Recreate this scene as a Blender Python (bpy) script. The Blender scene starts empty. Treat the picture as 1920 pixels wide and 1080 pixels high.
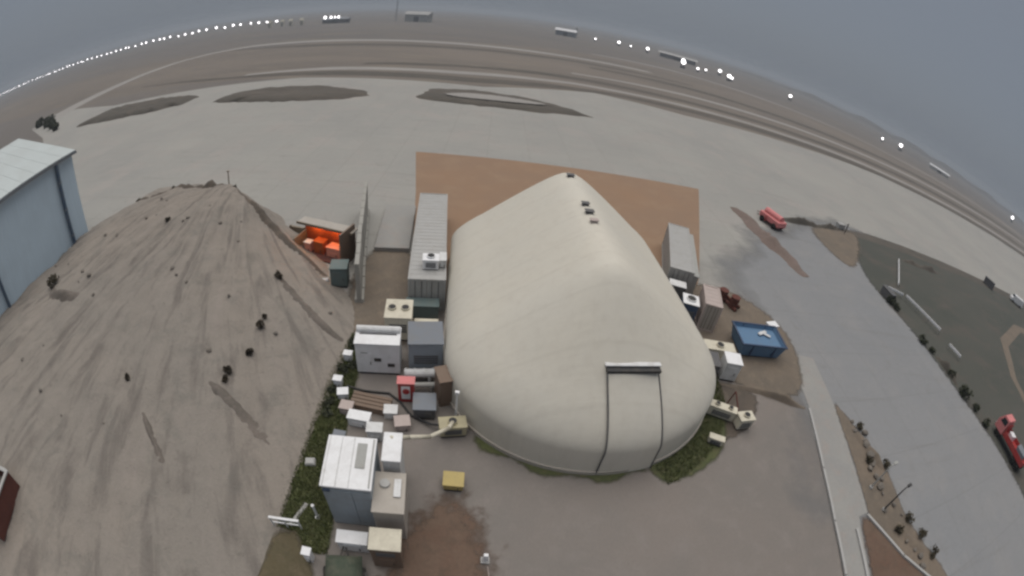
import bpy, bmesh, math, random
import numpy as np
from mathutils import Vector, Matrix, noise as mnoise

# ------------------------------------------------------------------ camera, sky, sun, exposure
S = bpy.context.scene
C = S.collection
R = math.radians
PI = math.pi
rnd = random.Random(7)

cam_d = bpy.data.cameras.new('camera')
cam = bpy.data.objects.new('camera', cam_d)
C.objects.link(cam)
cam_d.type = 'PANO'                      # the drone's wide-angle lens: a real equisolid fisheye
cam_d.sensor_fit = 'HORIZONTAL'
cam_d.sensor_width = 36.0
cam_d.sensor_height = 20.25
for holder in (cam_d, getattr(cam_d, 'cycles', None)):
    try:
        holder.panorama_type = 'FISHEYE_EQUISOLID'
        holder.fisheye_lens = 16.35
        holder.fisheye_fov = R(200)
    except Exception:
        pass
cam_d.clip_start = 0.1
cam_d.clip_end = 20000
cam.matrix_world = Matrix.Translation((0, 0, 20)) @ Matrix.Rotation(R(90 - 33.9), 4, 'X') @ Matrix.Rotation(R(8.6), 4, 'Z')
S.camera = cam

SUN_AZ, SUN_EL = R(-8), R(76)            # azimuth from +Y towards +X
W = bpy.data.worlds.new('World')
S.world = W
W.use_nodes = True
nt = W.node_tree
bg = nt.nodes['Background']
sky = nt.nodes.new('ShaderNodeTexSky')
sky.sky_type = 'NISHITA'
sky.sun_disc = False
sky.sun_elevation = SUN_EL
sky.sun_rotation = SUN_AZ
sky.air_density = 1.0
sky.dust_density = 6.0
sky.ozone_density = 1.5
mixs = nt.nodes.new('ShaderNodeMix')      # overcast: the clear sky shows only faintly through the grey veil
mixs.data_type = 'RGBA'
mixs.inputs[0].default_value = 0.93
nt.links.new(sky.outputs[0], mixs.inputs[6])
mixs.inputs[7].default_value = (1.03, 1.16, 1.35, 1)
nt.links.new(mixs.outputs[2], bg.inputs[0])
bg.inputs[1].default_value = 0.1

sun_d = bpy.data.lights.new('sun', 'SUN')
sun_d.energy = 1.5
sun_d.angle = R(80)
sun_d.color = (1.0, 0.955, 0.89)
sun = bpy.data.objects.new('sun', sun_d)
C.objects.link(sun)
sdir = Vector((math.sin(SUN_AZ) * math.cos(SUN_EL), math.cos(SUN_AZ) * math.cos(SUN_EL), math.sin(SUN_EL)))
sun.rotation_euler = (-sdir).to_track_quat('-Z', 'Y').to_euler()

S.view_settings.view_transform = 'Standard'
S.view_settings.look = 'None'
S.view_settings.gamma = 1.0
S.view_settings.use_curve_mapping = False
S.view_settings.exposure = 0.80
S.render.engine = 'CYCLES'
S.cycles.use_denoising = True
S.cycles.max_bounces = 6
S.cycles.volume_bounces = 0
S.cycles.pixel_filter_type = 'BLACKMAN_HARRIS'
S.cycles.filter_width = 2.6              # soft video lens

# ------------------------------------------------------------------ materials
def nodes(name, rough=0.8):
    m = bpy.data.materials.new(name)
    m.use_nodes = True
    b = m.node_tree.nodes['Principled BSDF']
    b.inputs['Roughness'].default_value = rough
    if 'Specular IOR Level' in b.inputs:
        b.inputs['Specular IOR Level'].default_value = 0.25
    return m, m.node_tree, b

def ramp(t, src, stops):
    r = t.nodes.new('ShaderNodeValToRGB')
    while len(r.color_ramp.elements) < len(stops):
        r.color_ramp.elements.new(0.5)
    for e, (p, c) in zip(r.color_ramp.elements, stops):
        e.position = p
        e.color = (c[0], c[1], c[2], 1) if hasattr(c, '__len__') else (c, c, c, 1)
    t.links.new(src, r.inputs[0])
    return r.outputs[0]

def noise(t, vec, scale, detail=5, rough=0.6, dist=0.0):
    n = t.nodes.new('ShaderNodeTexNoise')
    n.inputs['Scale'].default_value = scale
    n.inputs['Detail'].default_value = detail
    n.inputs['Roughness'].default_value = rough
    n.inputs['Distortion'].default_value = dist
    t.links.new(vec, n.inputs['Vector'])
    return n.outputs['Fac']

def mixc(t, fac, a, b, mode='MIX'):
    m = t.nodes.new('ShaderNodeMix')
    m.data_type = 'RGBA'
    m.blend_type = mode
    for i, v in ((0, fac), (6, a), (7, b)):
        if isinstance(v, (int, float)):
            m.inputs[i].default_value = v
        elif isinstance(v, (tuple, list)):
            m.inputs[i].default_value = (v[0], v[1], v[2], 1)
        else:
            t.links.new(v, m.inputs[i])
    return m.outputs[2]

def mapping(t, src, scale=(1, 1, 1), rot=(0, 0, 0)):
    mp = t.nodes.new('ShaderNodeMapping')
    mp.inputs['Scale'].default_value = scale
    mp.inputs['Rotation'].default_value = rot
    t.links.new(src, mp.inputs['Vector'])
    return mp.outputs[0]

def bump(t, b, h, strength, dist):
    n = t.nodes.new('ShaderNodeBump')
    n.inputs['Strength'].default_value = strength
    n.inputs['Distance'].default_value = dist
    t.links.new(h, n.inputs['Height'])
    t.links.new(n.outputs[0], b.inputs['Normal'])

def worldpos(t):
    return t.nodes.new('ShaderNodeNewGeometry').outputs['Position']

def ground_mat(name, c1, c2, c3=None, s1=0.08, s2=0.9, rough=0.92, stretch=(1, 1, 1), rot=0.0, fine=6.0, bumpd=0.02, joints=0.0, speck=0.25, fade=False, es=1.6):
    m, t, b = nodes(name, rough)
    P = worldpos(t)
    Q = mapping(t, P, stretch, (0, 0, rot))
    big = noise(t, Q, s1, 6, 0.62, 0.4)
    mid = noise(t, Q, s2, 6, 0.65, 0.3)
    fin = noise(t, P, fine, 4, 0.7)
    col = mixc(t, ramp(t, big, [(0.36, 0), (0.64, 1)]), c1, c2)
    if c3:
        col = mixc(t, ramp(t, mid, [(0.5, 0), (0.68, 0.85)]), col, c3)
    col = mixc(t, speck, col, ramp(t, fin, [(0.25, 0.35), (0.75, 1.0)]), 'MULTIPLY')
    if joints:
        br = t.nodes.new('ShaderNodeTexBrick')
        br.offset = 0.0
        br.inputs['Scale'].default_value = 1.0
        br.inputs['Brick Width'].default_value = 6.0
        br.inputs['Row Height'].default_value = 6.0
        br.inputs['Mortar Size'].default_value = 0.045
        br.inputs['Mortar Smooth'].default_value = 0.6
        br.inputs['Color1'].default_value = (1, 1, 1, 1)
        br.inputs['Color2'].default_value = (0.93, 0.93, 0.93, 1)
        br.inputs['Mortar'].default_value = (0.55, 0.53, 0.5, 1)
        t.links.new(mapping(t, P, (1, 1, 1), (0, 0, -0.1)), br.inputs['Vector'])
        col = mixc(t, joints, col, br.outputs['Color'], 'MULTIPLY')
        st = noise(t, P, 0.55, 8, 0.72, 0.6)
        col = mixc(t, ramp(t, st, [(0.56, 0), (0.70, 0.5)]), col, mixc(t, 0.55, col, (0.16, 0.15, 0.135)))
        ty = noise(t, mapping(t, P, (0.05, 1.1, 1), (0, 0, 0.08)), 0.9, 5, 0.6, 0.2)
        col = mixc(t, ramp(t, ty, [(0.58, 0), (0.70, 0.35)]), col, mixc(t, 0.6, col, (0.15, 0.14, 0.13)))
    t.links.new(col, b.inputs['Base Color'])
    bump(t, b, fin, 0.5, bumpd)
    if fade:                               # worn, ragged edge of a spill or patch of soil
        at = t.nodes.new('ShaderNodeAttribute'); at.attribute_name = 'edge'
        e1 = noise(t, P, es, 6, 0.6)
        ad = t.nodes.new('ShaderNodeMath'); ad.operation = 'MULTIPLY_ADD'
        t.links.new(e1, ad.inputs[0]); ad.inputs[1].default_value = 1.1; ad.inputs[2].default_value = -0.55
        sm = t.nodes.new('ShaderNodeMath'); sm.operation = 'ADD'
        t.links.new(ad.outputs[0], sm.inputs[0]); t.links.new(at.outputs['Fac'], sm.inputs[1])
        f = ramp(t, sm.outputs[0], [(0.2, 0), (0.75, 1)])
        tr = t.nodes.new('ShaderNodeBsdfTransparent')
        mx = t.nodes.new('ShaderNodeMixShader')
        t.links.new(f, mx.inputs[0]); t.links.new(tr.outputs[0], mx.inputs[1]); t.links.new(b.outputs[0], mx.inputs[2])
        out = [n for n in t.nodes if n.type == 'OUTPUT_MATERIAL'][0]
        t.links.new(mx.outputs[0], out.inputs['Surface'])
    return m

GM = {}
def gmat(key, *a, **k):
    GM[key] = (a, k)
    return ground_mat(*a, **k)
def faded(key):
    kk = key + '_worn_edge'
    if kk not in M:
        a, k = GM[key]
        M[kk] = ground_mat(a[0] + '_worn_edge', *a[1:], **k, fade=True)
    return kk

def paint(name, c, rough=0.55, dirt=0.35, dcol=(0.2, 0.17, 0.13), scale=1.6, metal=0.0, bumpd=0.004):
    m, t, b = nodes(name, rough)
    tc = t.nodes.new('ShaderNodeTexCoord').outputs['Object']
    n1 = noise(t, tc, scale, 6, 0.65, 0.5)
    n2 = noise(t, mapping(t, tc, (5, 5, 0.6)), scale * 1.2, 4, 0.6)
    col = mixc(t, ramp(t, n1, [(0.45, 0), (0.75, dirt)]), c, dcol)
    col = mixc(t, ramp(t, n2, [(0.5, 0), (0.8, dirt * 0.7)]), col, dcol)
    t.links.new(col, b.inputs['Base Color'])
    b.inputs['Metallic'].default_value = metal
    bump(t, b, n1, 0.3, bumpd)
    return m

M = {}
M['ground'] = gmat('ground', 'far_ground', (0.165, 0.146, 0.132), (0.132, 0.121, 0.113), (0.185, 0.16, 0.13), 0.006, 0.03, stretch=(0.35, 1, 1), fine=0.3, bumpd=0.1)
M['concrete'] = gmat('concrete', 'apron_concrete', (0.322, 0.312, 0.288), (0.285, 0.278, 0.262), (0.332, 0.306, 0.284), 0.035, 0.14, 0.85, fine=2.2, bumpd=0.006, joints=0.45, speck=0.14)
M['road'] = gmat('road', 'road_concrete', (0.236, 0.236, 0.240), (0.218, 0.222, 0.230), (0.25, 0.246, 0.246), 0.05, 0.2, 0.85, fine=2.5, bumpd=0.006, joints=0.35, speck=0.15, es=0.12)
M['lane'] = gmat('lane', 'lane_concrete', (0.30, 0.292, 0.275), (0.27, 0.264, 0.255), (0.3, 0.27, 0.25), 0.2, 0.9, 0.85, fine=4, bumpd=0.006, speck=0.18)
M['strip_light'] = gmat('strip_light', 'taxiway_strip', (0.30, 0.282, 0.262), (0.265, 0.25, 0.236), None, 0.03, 0.3, 0.9, fine=1, speck=0.12)
M['grass_dry'] = gmat('grass_dry', 'dry_grass', (0.188, 0.160, 0.136), (0.150, 0.130, 0.113), (0.205, 0.175, 0.14), 0.02, 0.12, stretch=(0.4, 1.4, 1), fine=0.8, bumpd=0.08)
M['grass_dark'] = gmat('grass_dark', 'dark_grass', (0.110, 0.096, 0.082), (0.088, 0.080, 0.068), (0.13, 0.11, 0.09), 0.05, 0.3, stretch=(0.5, 1.5, 1), fine=1.5, bumpd=0.06)
M['grass_field'] = gmat('grass_field', 'field_grass', (0.086, 0.085, 0.073), (0.068, 0.072, 0.062), (0.104, 0.090, 0.077), 0.045, 0.22, stretch=(0.6, 1.2, 1), rot=0.5, fine=2, bumpd=0.06)
M['asphalt'] = gmat('asphalt', 'yard_asphalt', (0.212, 0.186, 0.168), (0.188, 0.172, 0.158), (0.222, 0.198, 0.182), 0.12, 0.7, 0.9, fine=9, bumpd=0.008, speck=0.22)
M['pad'] = gmat('pad', 'tan_pad', (0.272, 0.174, 0.112), (0.248, 0.168, 0.116), (0.285, 0.195, 0.13), 0.07, 0.35, 0.9, fine=3, bumpd=0.006, speck=0.12)
M['dirt'] = gmat('dirt', 'brown_dirt', (0.190, 0.152, 0.118), (0.155, 0.130, 0.105), (0.21, 0.17, 0.13), 0.25, 1.2, fine=5, bumpd=0.05, speck=0.35)
M['dirt_dark'] = gmat('dirt_dark', 'dark_dirt', (0.120, 0.098, 0.080), (0.092, 0.078, 0.066), (0.15, 0.12, 0.095), 0.3, 1.4, fine=5, bumpd=0.06, speck=0.35)
M['red_soil'] = gmat('red_soil', 'reddish_soil', (0.195, 0.145, 0.125), (0.165, 0.130, 0.112), (0.22, 0.17, 0.15), 0.3, 1.4, fine=5, bumpd=0.05, speck=0.3)
M['sand_heap'] = gmat('sand_heap', 'sand_heap', (0.175, 0.150, 0.130), (0.13, 0.115, 0.10), (0.2, 0.17, 0.15), 0.6, 2.0, fine=5, bumpd=0.06, speck=0.4)
M['mud'] = gmat('mud', 'reddish_mud', (0.135, 0.085, 0.062), (0.150, 0.105, 0.078), (0.11, 0.08, 0.06), 0.4, 1.4, fine=6, bumpd=0.03, speck=0.3)
M['green'] = gmat('green', 'green_grass', (0.100, 0.112, 0.046), (0.082, 0.090, 0.045), (0.13, 0.12, 0.065), 0.4, 1.6, fine=9, bumpd=0.05, speck=0.4)
M['olive'] = gmat('olive', 'olive_dirt', (0.120, 0.098, 0.058), (0.098, 0.085, 0.052), (0.15, 0.12, 0.08), 0.4, 1.6, fine=8, bumpd=0.05, speck=0.4)
M['rock'] = gmat('rock', 'rock', (0.20, 0.175, 0.15), (0.15, 0.135, 0.12), None, 1.0, 3.0, fine=10, bumpd=0.03)

def sand_mat():
    m, t, b = nodes('sand', 0.95)
    P = worldpos(t)
    def mth(op, x, y=None):
        n = t.nodes.new('ShaderNodeMath'); n.operation = op
        for i, v in enumerate((x, y)):
            if v is None: continue
            if isinstance(v, (int, float)): n.inputs[i].default_value = v
            else: t.links.new(v, n.inputs[i])
        return n.outputs[0]
    sp = t.nodes.new('ShaderNodeSeparateXYZ'); t.links.new(P, sp.inputs[0])
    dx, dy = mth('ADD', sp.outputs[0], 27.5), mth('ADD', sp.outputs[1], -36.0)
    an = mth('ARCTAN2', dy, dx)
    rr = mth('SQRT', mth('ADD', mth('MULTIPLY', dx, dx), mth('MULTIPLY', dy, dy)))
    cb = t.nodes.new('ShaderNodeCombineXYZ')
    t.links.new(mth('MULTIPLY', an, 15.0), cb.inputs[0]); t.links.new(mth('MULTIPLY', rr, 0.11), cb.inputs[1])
    gully = noise(t, cb.outputs[0], 1.3, 8, 0.66, 0.5)
    big = noise(t, P, 0.06, 5, 0.6, 0.6)
    blot = noise(t, P, 0.5, 8, 0.72, 0.5)
    small = noise(t, P, 1.9, 6, 0.7, 0.3)
    fin = noise(t, P, 7.0, 5, 0.75)
    col = mixc(t, ramp(t, big, [(0.35, 0), (0.65, 1)]), (0.300, 0.262, 0.226), (0.268, 0.242, 0.214))
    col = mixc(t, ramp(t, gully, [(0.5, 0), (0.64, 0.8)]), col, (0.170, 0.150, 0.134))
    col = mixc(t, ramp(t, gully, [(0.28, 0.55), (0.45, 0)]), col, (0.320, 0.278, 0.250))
    col = mixc(t, ramp(t, blot, [(0.53, 0), (0.66, 0.5)]), col, (0.19, 0.18, 0.16))
    col = mixc(t, ramp(t, small, [(0.59, 0), (0.70, 0.5)]), col, (0.155, 0.140, 0.122))
    col = mixc(t, 0.35, col, ramp(t, fin, [(0.25, 0.45), (0.75, 1.0)]), 'MULTIPLY')
    t.links.new(col, b.inputs['Base Color'])
    bump(t, b, mixc(t, 0.5, small, fin), 0.9, 0.16)
    return m
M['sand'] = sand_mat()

def fabric():
    m, t, b = nodes('tent_fabric', 0.62)
    tc = t.nodes.new('ShaderNodeTexCoord').outputs['Object']
    n1 = noise(t, tc, 0.22, 5, 0.6, 0.4)
    n2 = noise(t, mapping(t, tc, (0.35, 2.2, 0.35)), 0.8, 5, 0.6)
    n3 = noise(t, mapping(t, tc, (3, 3, 0.4)), 0.9, 5, 0.65)
    col = mixc(t, ramp(t, n1, [(0.35, 0), (0.65, 1)]), (0.565, 0.530, 0.458), (0.548, 0.520, 0.458))
    col = mixc(t, ramp(t, n3, [(0.52, 0), (0.8, 0.2)]), col, (0.42, 0.37, 0.32))
    wv = t.nodes.new('ShaderNodeTexWave'); wv.wave_profile = 'SIN'; wv.bands_direction = 'Y'
    wv.inputs['Scale'].default_value = 0.135; wv.inputs['Distortion'].default_value = 0.3
    t.links.new(tc, wv.inputs['Vector'])
    col = mixc(t, ramp(t, wv.outputs['Fac'], [(0.975, 0), (1.0, 0.13)]), col, (0.36, 0.33, 0.28))      # welded seams
    n4 = noise(t, mapping(t, tc, (1.4, 1.4, 0.25)), 1.3, 7, 0.7)
    col = mixc(t, ramp(t, n4, [(0.48, 0), (0.8, 0.32)]), col, mixc(t, 0.6, col, (0.30, 0.245, 0.20)))
    t.links.new(col, b.inputs['Base Color'])
    bump(t, b, n2, 0.35, 0.06)
    return m
M['fabric'] = fabric()
M['white'] = paint('white_paint', (0.62, 0.62, 0.62))
M['white2'] = paint('clean_white_paint', (0.74, 0.74, 0.75), dirt=0.2)
M['cream'] = paint('cream_paint', (0.58, 0.54, 0.44))
M['grey'] = paint('grey_paint', (0.33, 0.33, 0.315), dirt=0.25)
M['pale'] = paint('pale_grey_paint', (0.37, 0.365, 0.355), dirt=0.25)
M['blue_grey'] = paint('blue_grey_paint', (0.27, 0.305, 0.345), dirt=0.25)
M['blue_pale'] = paint('pale_blue_grey_cladding', (0.31, 0.35, 0.385), dirt=0.3)
M['slate'] = paint('slate_paint', (0.17, 0.185, 0.21), dirt=0.3)
M['hall_blue'] = paint('hall_blue_cladding', (0.50, 0.605, 0.69), dirt=0.12, dcol=(0.18, 0.2, 0.22), scale=0.25)
M['hall_roof'] = paint('hall_roof_sheet', (0.46, 0.50, 0.50), dirt=0.25, dcol=(0.32, 0.32, 0.3), scale=0.2)
M['pipe_blue'] = paint('dark_blue_pipe', (0.065, 0.10, 0.15))
M['blue'] = paint('blue_skip_paint', (0.10, 0.185, 0.30), dirt=0.3, dcol=(0.13, 0.15, 0.17))
M['navy'] = paint('navy_paint', (0.04, 0.065, 0.12), dirt=0.2)
M['dark'] = paint('dark_metal', (0.035, 0.035, 0.037), dirt=0.3)
M['dgrey'] = paint('dark_grey_paint', (0.10, 0.10, 0.105), dirt=0.3)
M['brown'] = paint('brown_paint', (0.165, 0.115, 0.085), dirt=0.3)
M['timber'] = paint('weathered_timber', (0.20, 0.16, 0.115), dirt=0.5)
M['pink_beige'] = paint('pinkish_beige_panel', (0.42, 0.35, 0.325), dirt=0.25)
M['beige'] = paint('beige_paint', (0.39, 0.355, 0.315), dirt=0.25)
M['orange'] = paint('orange_paint', (0.40, 0.095, 0.022), 0.4, dirt=0.5, dcol=(0.22, 0.07, 0.03))
M['salmon'] = paint('salmon_paint', (0.66, 0.30, 0.22), dirt=0.25, dcol=(0.5, 0.15, 0.08))
M['red'] = paint('red_paint', (0.36, 0.035, 0.035), dirt=0.3)
M['pink'] = paint('faded_red_paint', (0.60, 0.20, 0.20), dirt=0.3)
M['rust'] = paint('rust', (0.12, 0.045, 0.035), 0.85, dirt=0.5, dcol=(0.06, 0.03, 0.025))
M['teal'] = paint('teal_grey_paint', (0.115, 0.155, 0.155), dirt=0.3)
M['yellow'] = paint('yellow_paint', (0.42, 0.33, 0.13), dirt=0.3)
M['khaki'] = paint('khaki_paint', (0.40, 0.36, 0.24), dirt=0.35)
M['canvas'] = paint('green_canvas', (0.06, 0.075, 0.055), 0.9, dirt=0.4, bumpd=0.03)
M['tyre'] = paint('tyre', (0.02, 0.02, 0.02), 0.9)
M['t_wall'] = paint('precast_concrete', (0.32, 0.31, 0.285), 0.9, dirt=0.4, scale=0.8)
M['bark'] = paint('bark', (0.07, 0.055, 0.04), 0.95)
m, t, b = nodes('water', 0.12); b.inputs['Base Color'].default_value = (0.07, 0.13, 0.2, 1); M['water'] = m
m, t, b = nodes('glass', 0.08); b.inputs['Base Color'].default_value = (0.02, 0.025, 0.03, 1); M['glass'] = m
m, t, b = nodes('lamp_lens', 0.4); b.inputs['Base Color'].default_value = (0.9, 0.9, 0.9, 1)
b.inputs['Emission Color'].default_value = (1, 0.97, 0.97, 1); b.inputs['Emission Strength'].default_value = 2.6; M['lens'] = m
m, t, b = nodes('warm_lamp', 0.4); b.inputs['Emission Color'].default_value = (1, 0.42, 0.14, 1); b.inputs['Emission Strength'].default_value = 14.0; M['glow'] = m
def leaf_mat(name, c1, c2):
    m, t, b = nodes(name, 0.8)
    n = noise(t, worldpos(t), 3.0, 3)
    t.links.new(ramp(t, n, [(0.35, c1), (0.65, c2)]), b.inputs['Base Color'])
    return m
M['leaf_dark'] = leaf_mat('dark_leaves', (0.034, 0.040, 0.024), (0.070, 0.074, 0.045))
M['leaf_scrub'] = leaf_mat('brown_scrub_leaves', (0.035, 0.03, 0.022), (0.075, 0.06, 0.042))
M['leaf_dry'] = leaf_mat('dry_scrub_leaves', (0.055, 0.045, 0.03), (0.10, 0.085, 0.055))
M['leaf_green'] = leaf_mat('green_blades', (0.085, 0.105, 0.035), (0.15, 0.16, 0.07))

# ------------------------------------------------------------------ mesh helpers
class MB:
    def __init__(s):
        s.v = []; s.f = []
    def add(s, vs, fs, mtx=None):
        o = len(s.v)
        s.v += [tuple(mtx @ Vector(p)) if mtx is not None else tuple(p) for p in vs]
        s.f += [tuple(i + o for i in f) for f in fs]
        return s
    def box(s, c, d, rz=0.0, taper=1.0, mtx=None):
        x, y, z = d[0] / 2, d[1] / 2, d[2] / 2
        vs = []
        for k, q in ((-1, 1.0), (1, taper)):
            for a, b_ in ((-1, -1), (1, -1), (1, 1), (-1, 1)):
                vs.append(Vector((a * x * q, b_ * y * q, k * z)))
        Rm = Matrix.Translation(c) @ Matrix.Rotation(rz, 4, 'Z')
        if mtx is not None:
            Rm = mtx @ Rm
        return s.add(vs, [(3, 2, 1, 0), (4, 5, 6, 7), (0, 1, 5, 4), (1, 2, 6, 5), (2, 3, 7, 6), (3, 0, 4, 7)], Rm)
    def tube(s, a, b_, r, n=8, r2=None):
        a, b_ = Vector(a), Vector(b_)
        q = (b_ - a).to_track_quat('Z', 'Y').to_matrix()
        r2 = r if r2 is None else r2
        vs = []
        for p, rr in ((a, r), (b_, r2)):
            for k in range(n):
                vs.append(p + q @ Vector((math.cos(2 * PI * k / n) * rr, math.sin(2 * PI * k / n) * rr, 0)))
        fs = [(k, (k + 1) % n, n + (k + 1) % n, n + k) for k in range(n)]
        fs += [tuple(range(n - 1, -1, -1)), tuple(range(n, 2 * n))]
        return s.add(vs, fs)
    def path(s, pts, r, n=8):
        for a, b_ in zip(pts, pts[1:]):
            s.tube(a, b_, r, n)
        return s
    def quad(s, a, b_, c, d):
        return s.add([a, b_, c, d], [(0, 1, 2, 3)])
    def build(s, name, mat, parent=None, bevel=0.0, smooth=False, loc=None, rz=0.0):
        me = bpy.data.meshes.new(name)
        me.from_pydata([tuple(p) for p in s.v], [], s.f)
        bm = bmesh.new(); bm.from_mesh(me)
        bmesh.ops.recalc_face_normals(bm, faces=bm.faces)
        if bevel:
            bmesh.ops.bevel(bm, geom=bm.edges[:], offset=bevel, segments=1, affect='EDGES', clamp_overlap=True)
        bm.to_mesh(me); bm.free()
        if smooth:
            for p in me.polygons: p.use_smooth = True
        me.materials.append(M[mat] if isinstance(mat, str) else mat)
        o = bpy.data.objects.new(name, me)
        C.objects.link(o)
        if parent: o.parent = parent
        if loc is not None: o.location = loc
        o.rotation_euler.z = rz
        return o

def tag(o, label=None, cat=None, group=None, kind=None):
    if label: o['label'] = label
    if cat: o['category'] = cat
    if group: o['group'] = group
    if kind: o['kind'] = kind
    return o

def empty(name, loc, rz, label, cat, group=None):
    o = bpy.data.objects.new(name, None)
    o.empty_display_size = 0.3
    C.objects.link(o)
    o.location = loc; o.rotation_euler.z = rz
    return tag(o, label, cat, group)

def copy_tree(o, parent=None):
    c = o.copy(); C.objects.link(c); c.parent = parent
    for ch in list(o.children): copy_tree(ch, c)
    return c

def rough_outline(pts, jit, step):
    out = []
    n = len(pts)
    for i in range(n):
        a, b_ = Vector(pts[i]), Vector(pts[(i + 1) % n])
        k = max(1, int((b_ - a).length / step))
        for j in range(k):
            p = a.lerp(b_, j / k)
            if jit and (j or True):
                p = p + Vector((rnd.uniform(-jit, jit), rnd.uniform(-jit, jit)))
            out.append(p)
    return out

def chaikin(pts, it=2):
    for _ in range(it):
        o = []
        n = len(pts)
        for i in range(n):
            p, q = Vector(pts[i]), Vector(pts[(i + 1) % n])
            o += [p.lerp(q, 0.25), p.lerp(q, 0.75)]
        pts = o
    return pts

def worn_sheet(name, pts, z, mat, fade, step):
    """a patch whose edge wears away: a fine grid that stores how far inside the outline each point lies"""
    P_ = np.array([tuple(p) for p in chaikin(pts, 2)])
    Q_ = np.roll(P_, -1, axis=0)
    g = max(fade * 0.5, 0.12)
    lo, hi = P_.min(0) - fade * 0.5 - g, P_.max(0) + fade * 0.5 + g
    nx, ny = int((hi[0] - lo[0]) / g) + 1, int((hi[1] - lo[1]) / g) + 1
    X, Y = np.meshgrid(np.linspace(lo[0], hi[0], nx + 1), np.linspace(lo[1], hi[1], ny + 1))
    X, Y = X.ravel(), Y.ravel()
    D = np.full(X.shape, 1e9); ins = np.zeros(X.shape, bool)
    for p, q in zip(P_, Q_):
        d = q - p; L2 = max(1e-9, d @ d)
        t_ = np.clip(((X - p[0]) * d[0] + (Y - p[1]) * d[1]) / L2, 0, 1)
        D = np.minimum(D, np.hypot(X - p[0] - t_ * d[0], Y - p[1] - t_ * d[1]))
        if p[1] != q[1]:
            ins ^= ((p[1] > Y) != (q[1] > Y)) & (X < (q[0] - p[0]) * (Y - p[1]) / (q[1] - p[1]) + p[0])
    sd = np.where(ins, D, -D)
    E_ = np.clip(0.5 + sd / fade, 0, 1)
    fs = []
    keep = (sd > -fade * 0.5)
    W1 = nx + 1
    for j in range(ny):
        for i in range(nx):
            q = (j * W1 + i, j * W1 + i + 1, (j + 1) * W1 + i + 1, (j + 1) * W1 + i)
            if keep[q[0]] or keep[q[1]] or keep[q[2]] or keep[q[3]]: fs.append(q)
    used = sorted({k for f in fs for k in f}); mp = {k: n for n, k in enumerate(used)}
    me = bpy.data.meshes.new(name)
    me.from_pydata([(float(X[k]), float(Y[k]), z) for k in used], [], [tuple(mp[k] for k in f) for f in fs])
    at = me.attributes.new('edge', 'FLOAT', 'POINT')
    at.data.foreach_set('value', np.array([E_[k] for k in used], dtype=np.float32))
    me.materials.append(M[faded(mat)])
    o = bpy.data.objects.new(name, me); C.objects.link(o)
    return o

def sheet(name, pts, z, mat, jit=0.0, step=2.0, kind='structure', parent=None, fade=0.0):
    if fade:
        o = worn_sheet(name, pts, z, mat, fade, step)
        o['kind'] = kind
        return o
    pts = rough_outline(pts, jit, step) if jit else [Vector(p) for p in pts]
    bm = bmesh.new()
    vs = [bm.verts.new((p.x, p.y, z)) for p in pts]
    f = bm.faces.new(vs)
    f.normal_update()
    if f.normal.z < 0:
        f.normal_flip()
    bmesh.ops.triangulate(bm, faces=bm.faces[:])
    me = bpy.data.meshes.new(name); bm.to_mesh(me); bm.free()
    me.materials.append(M[mat])
    o = bpy.data.objects.new(name, me); C.objects.link(o)
    if parent: o.parent = parent
    elif kind: o['kind'] = kind
    return o

def ribbon(name, line, width, z, mat, kind='structure', jit=0.0):
    L = [Vector(p) for p in line]
    left, right = [], []
    for i, p in enumerate(L):
        d = (L[min(i + 1, len(L) - 1)] - L[max(i - 1, 0)]).normalized()
        n = Vector((-d.y, d.x))
        w = width[i] if hasattr(width, '__len__') else width
        left.append(p + n * w / 2); right.append(p - n * w / 2)
    return sheet(name, [tuple(p) for p in left + right[::-1]], z, mat, jit, 12.0, kind)

def windrow(name, line, w, h, mat, label=None, cat=None, kind=None, parent=None, step=0.5, rough=0.25, group=None, zf=None):
    """a long low bank of soil: lofted cross-sections with an uneven crest"""
    L = [Vector(p) for p in line]
    S_ = []
    for a, b_ in zip(L, L[1:]):
        k = max(1, int((b_ - a).length / step))
        S_ += [a.lerp(b_, j / k) for j in range(k)]
    S_.append(L[-1])
    N = 9
    vs, fs = [], []
    n_s = len(S_)
    for i, p in enumerate(S_):
        d = (S_[min(i + 1, n_s - 1)] - S_[max(i - 1, 0)]).normalized()
        n = Vector((-d.y, d.x))
        e = min(1.0, 4.0 * min(i, n_s - 1 - i) / n_s + 0.08)
        p = p + n * (w * 0.12 * math.sin(i * 0.9 * step + w * 7) * math.sin(i * 0.37 * step))
        hh = h * e * (0.75 + 0.4 * math.sin(i * 0.7 * step + h * 9)) * rnd.uniform(1 - rough, 1 + rough); ww = w * (0.6 + 0.4 * e) * rnd.uniform(1 - rough * 0.4, 1 + rough * 0.4)
        for k in range(N):
            u = k / (N - 1) * 2 - 1
            z = hh * (math.cos(u * PI) * 0.5 + 0.5) * (1 + rnd.uniform(-0.12, 0.12))
            q = p + n * (u * ww / 2)
            vs.append((q.x, q.y, z - (0.05 if abs(u) == 1 else 0) + (zf(q.x, q.y) if zf else 0)))
    for i in range(n_s - 1):
        for k in range(N - 1):
            a = i * N + k
            fs.append((a, a + 1, a + N + 1, a + N))
    mb = MB(); mb.add(vs, fs)
    o = mb.build(name, mat, parent, smooth=True)
    return tag(o, label, cat, group, kind)

def local(o_loc, rz, u, v, z=0.0):
    c, s = math.cos(rz), math.sin(rz)
    return (o_loc[0] + c * u - s * v, o_loc[1] + s * u + c * v, z)

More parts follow.
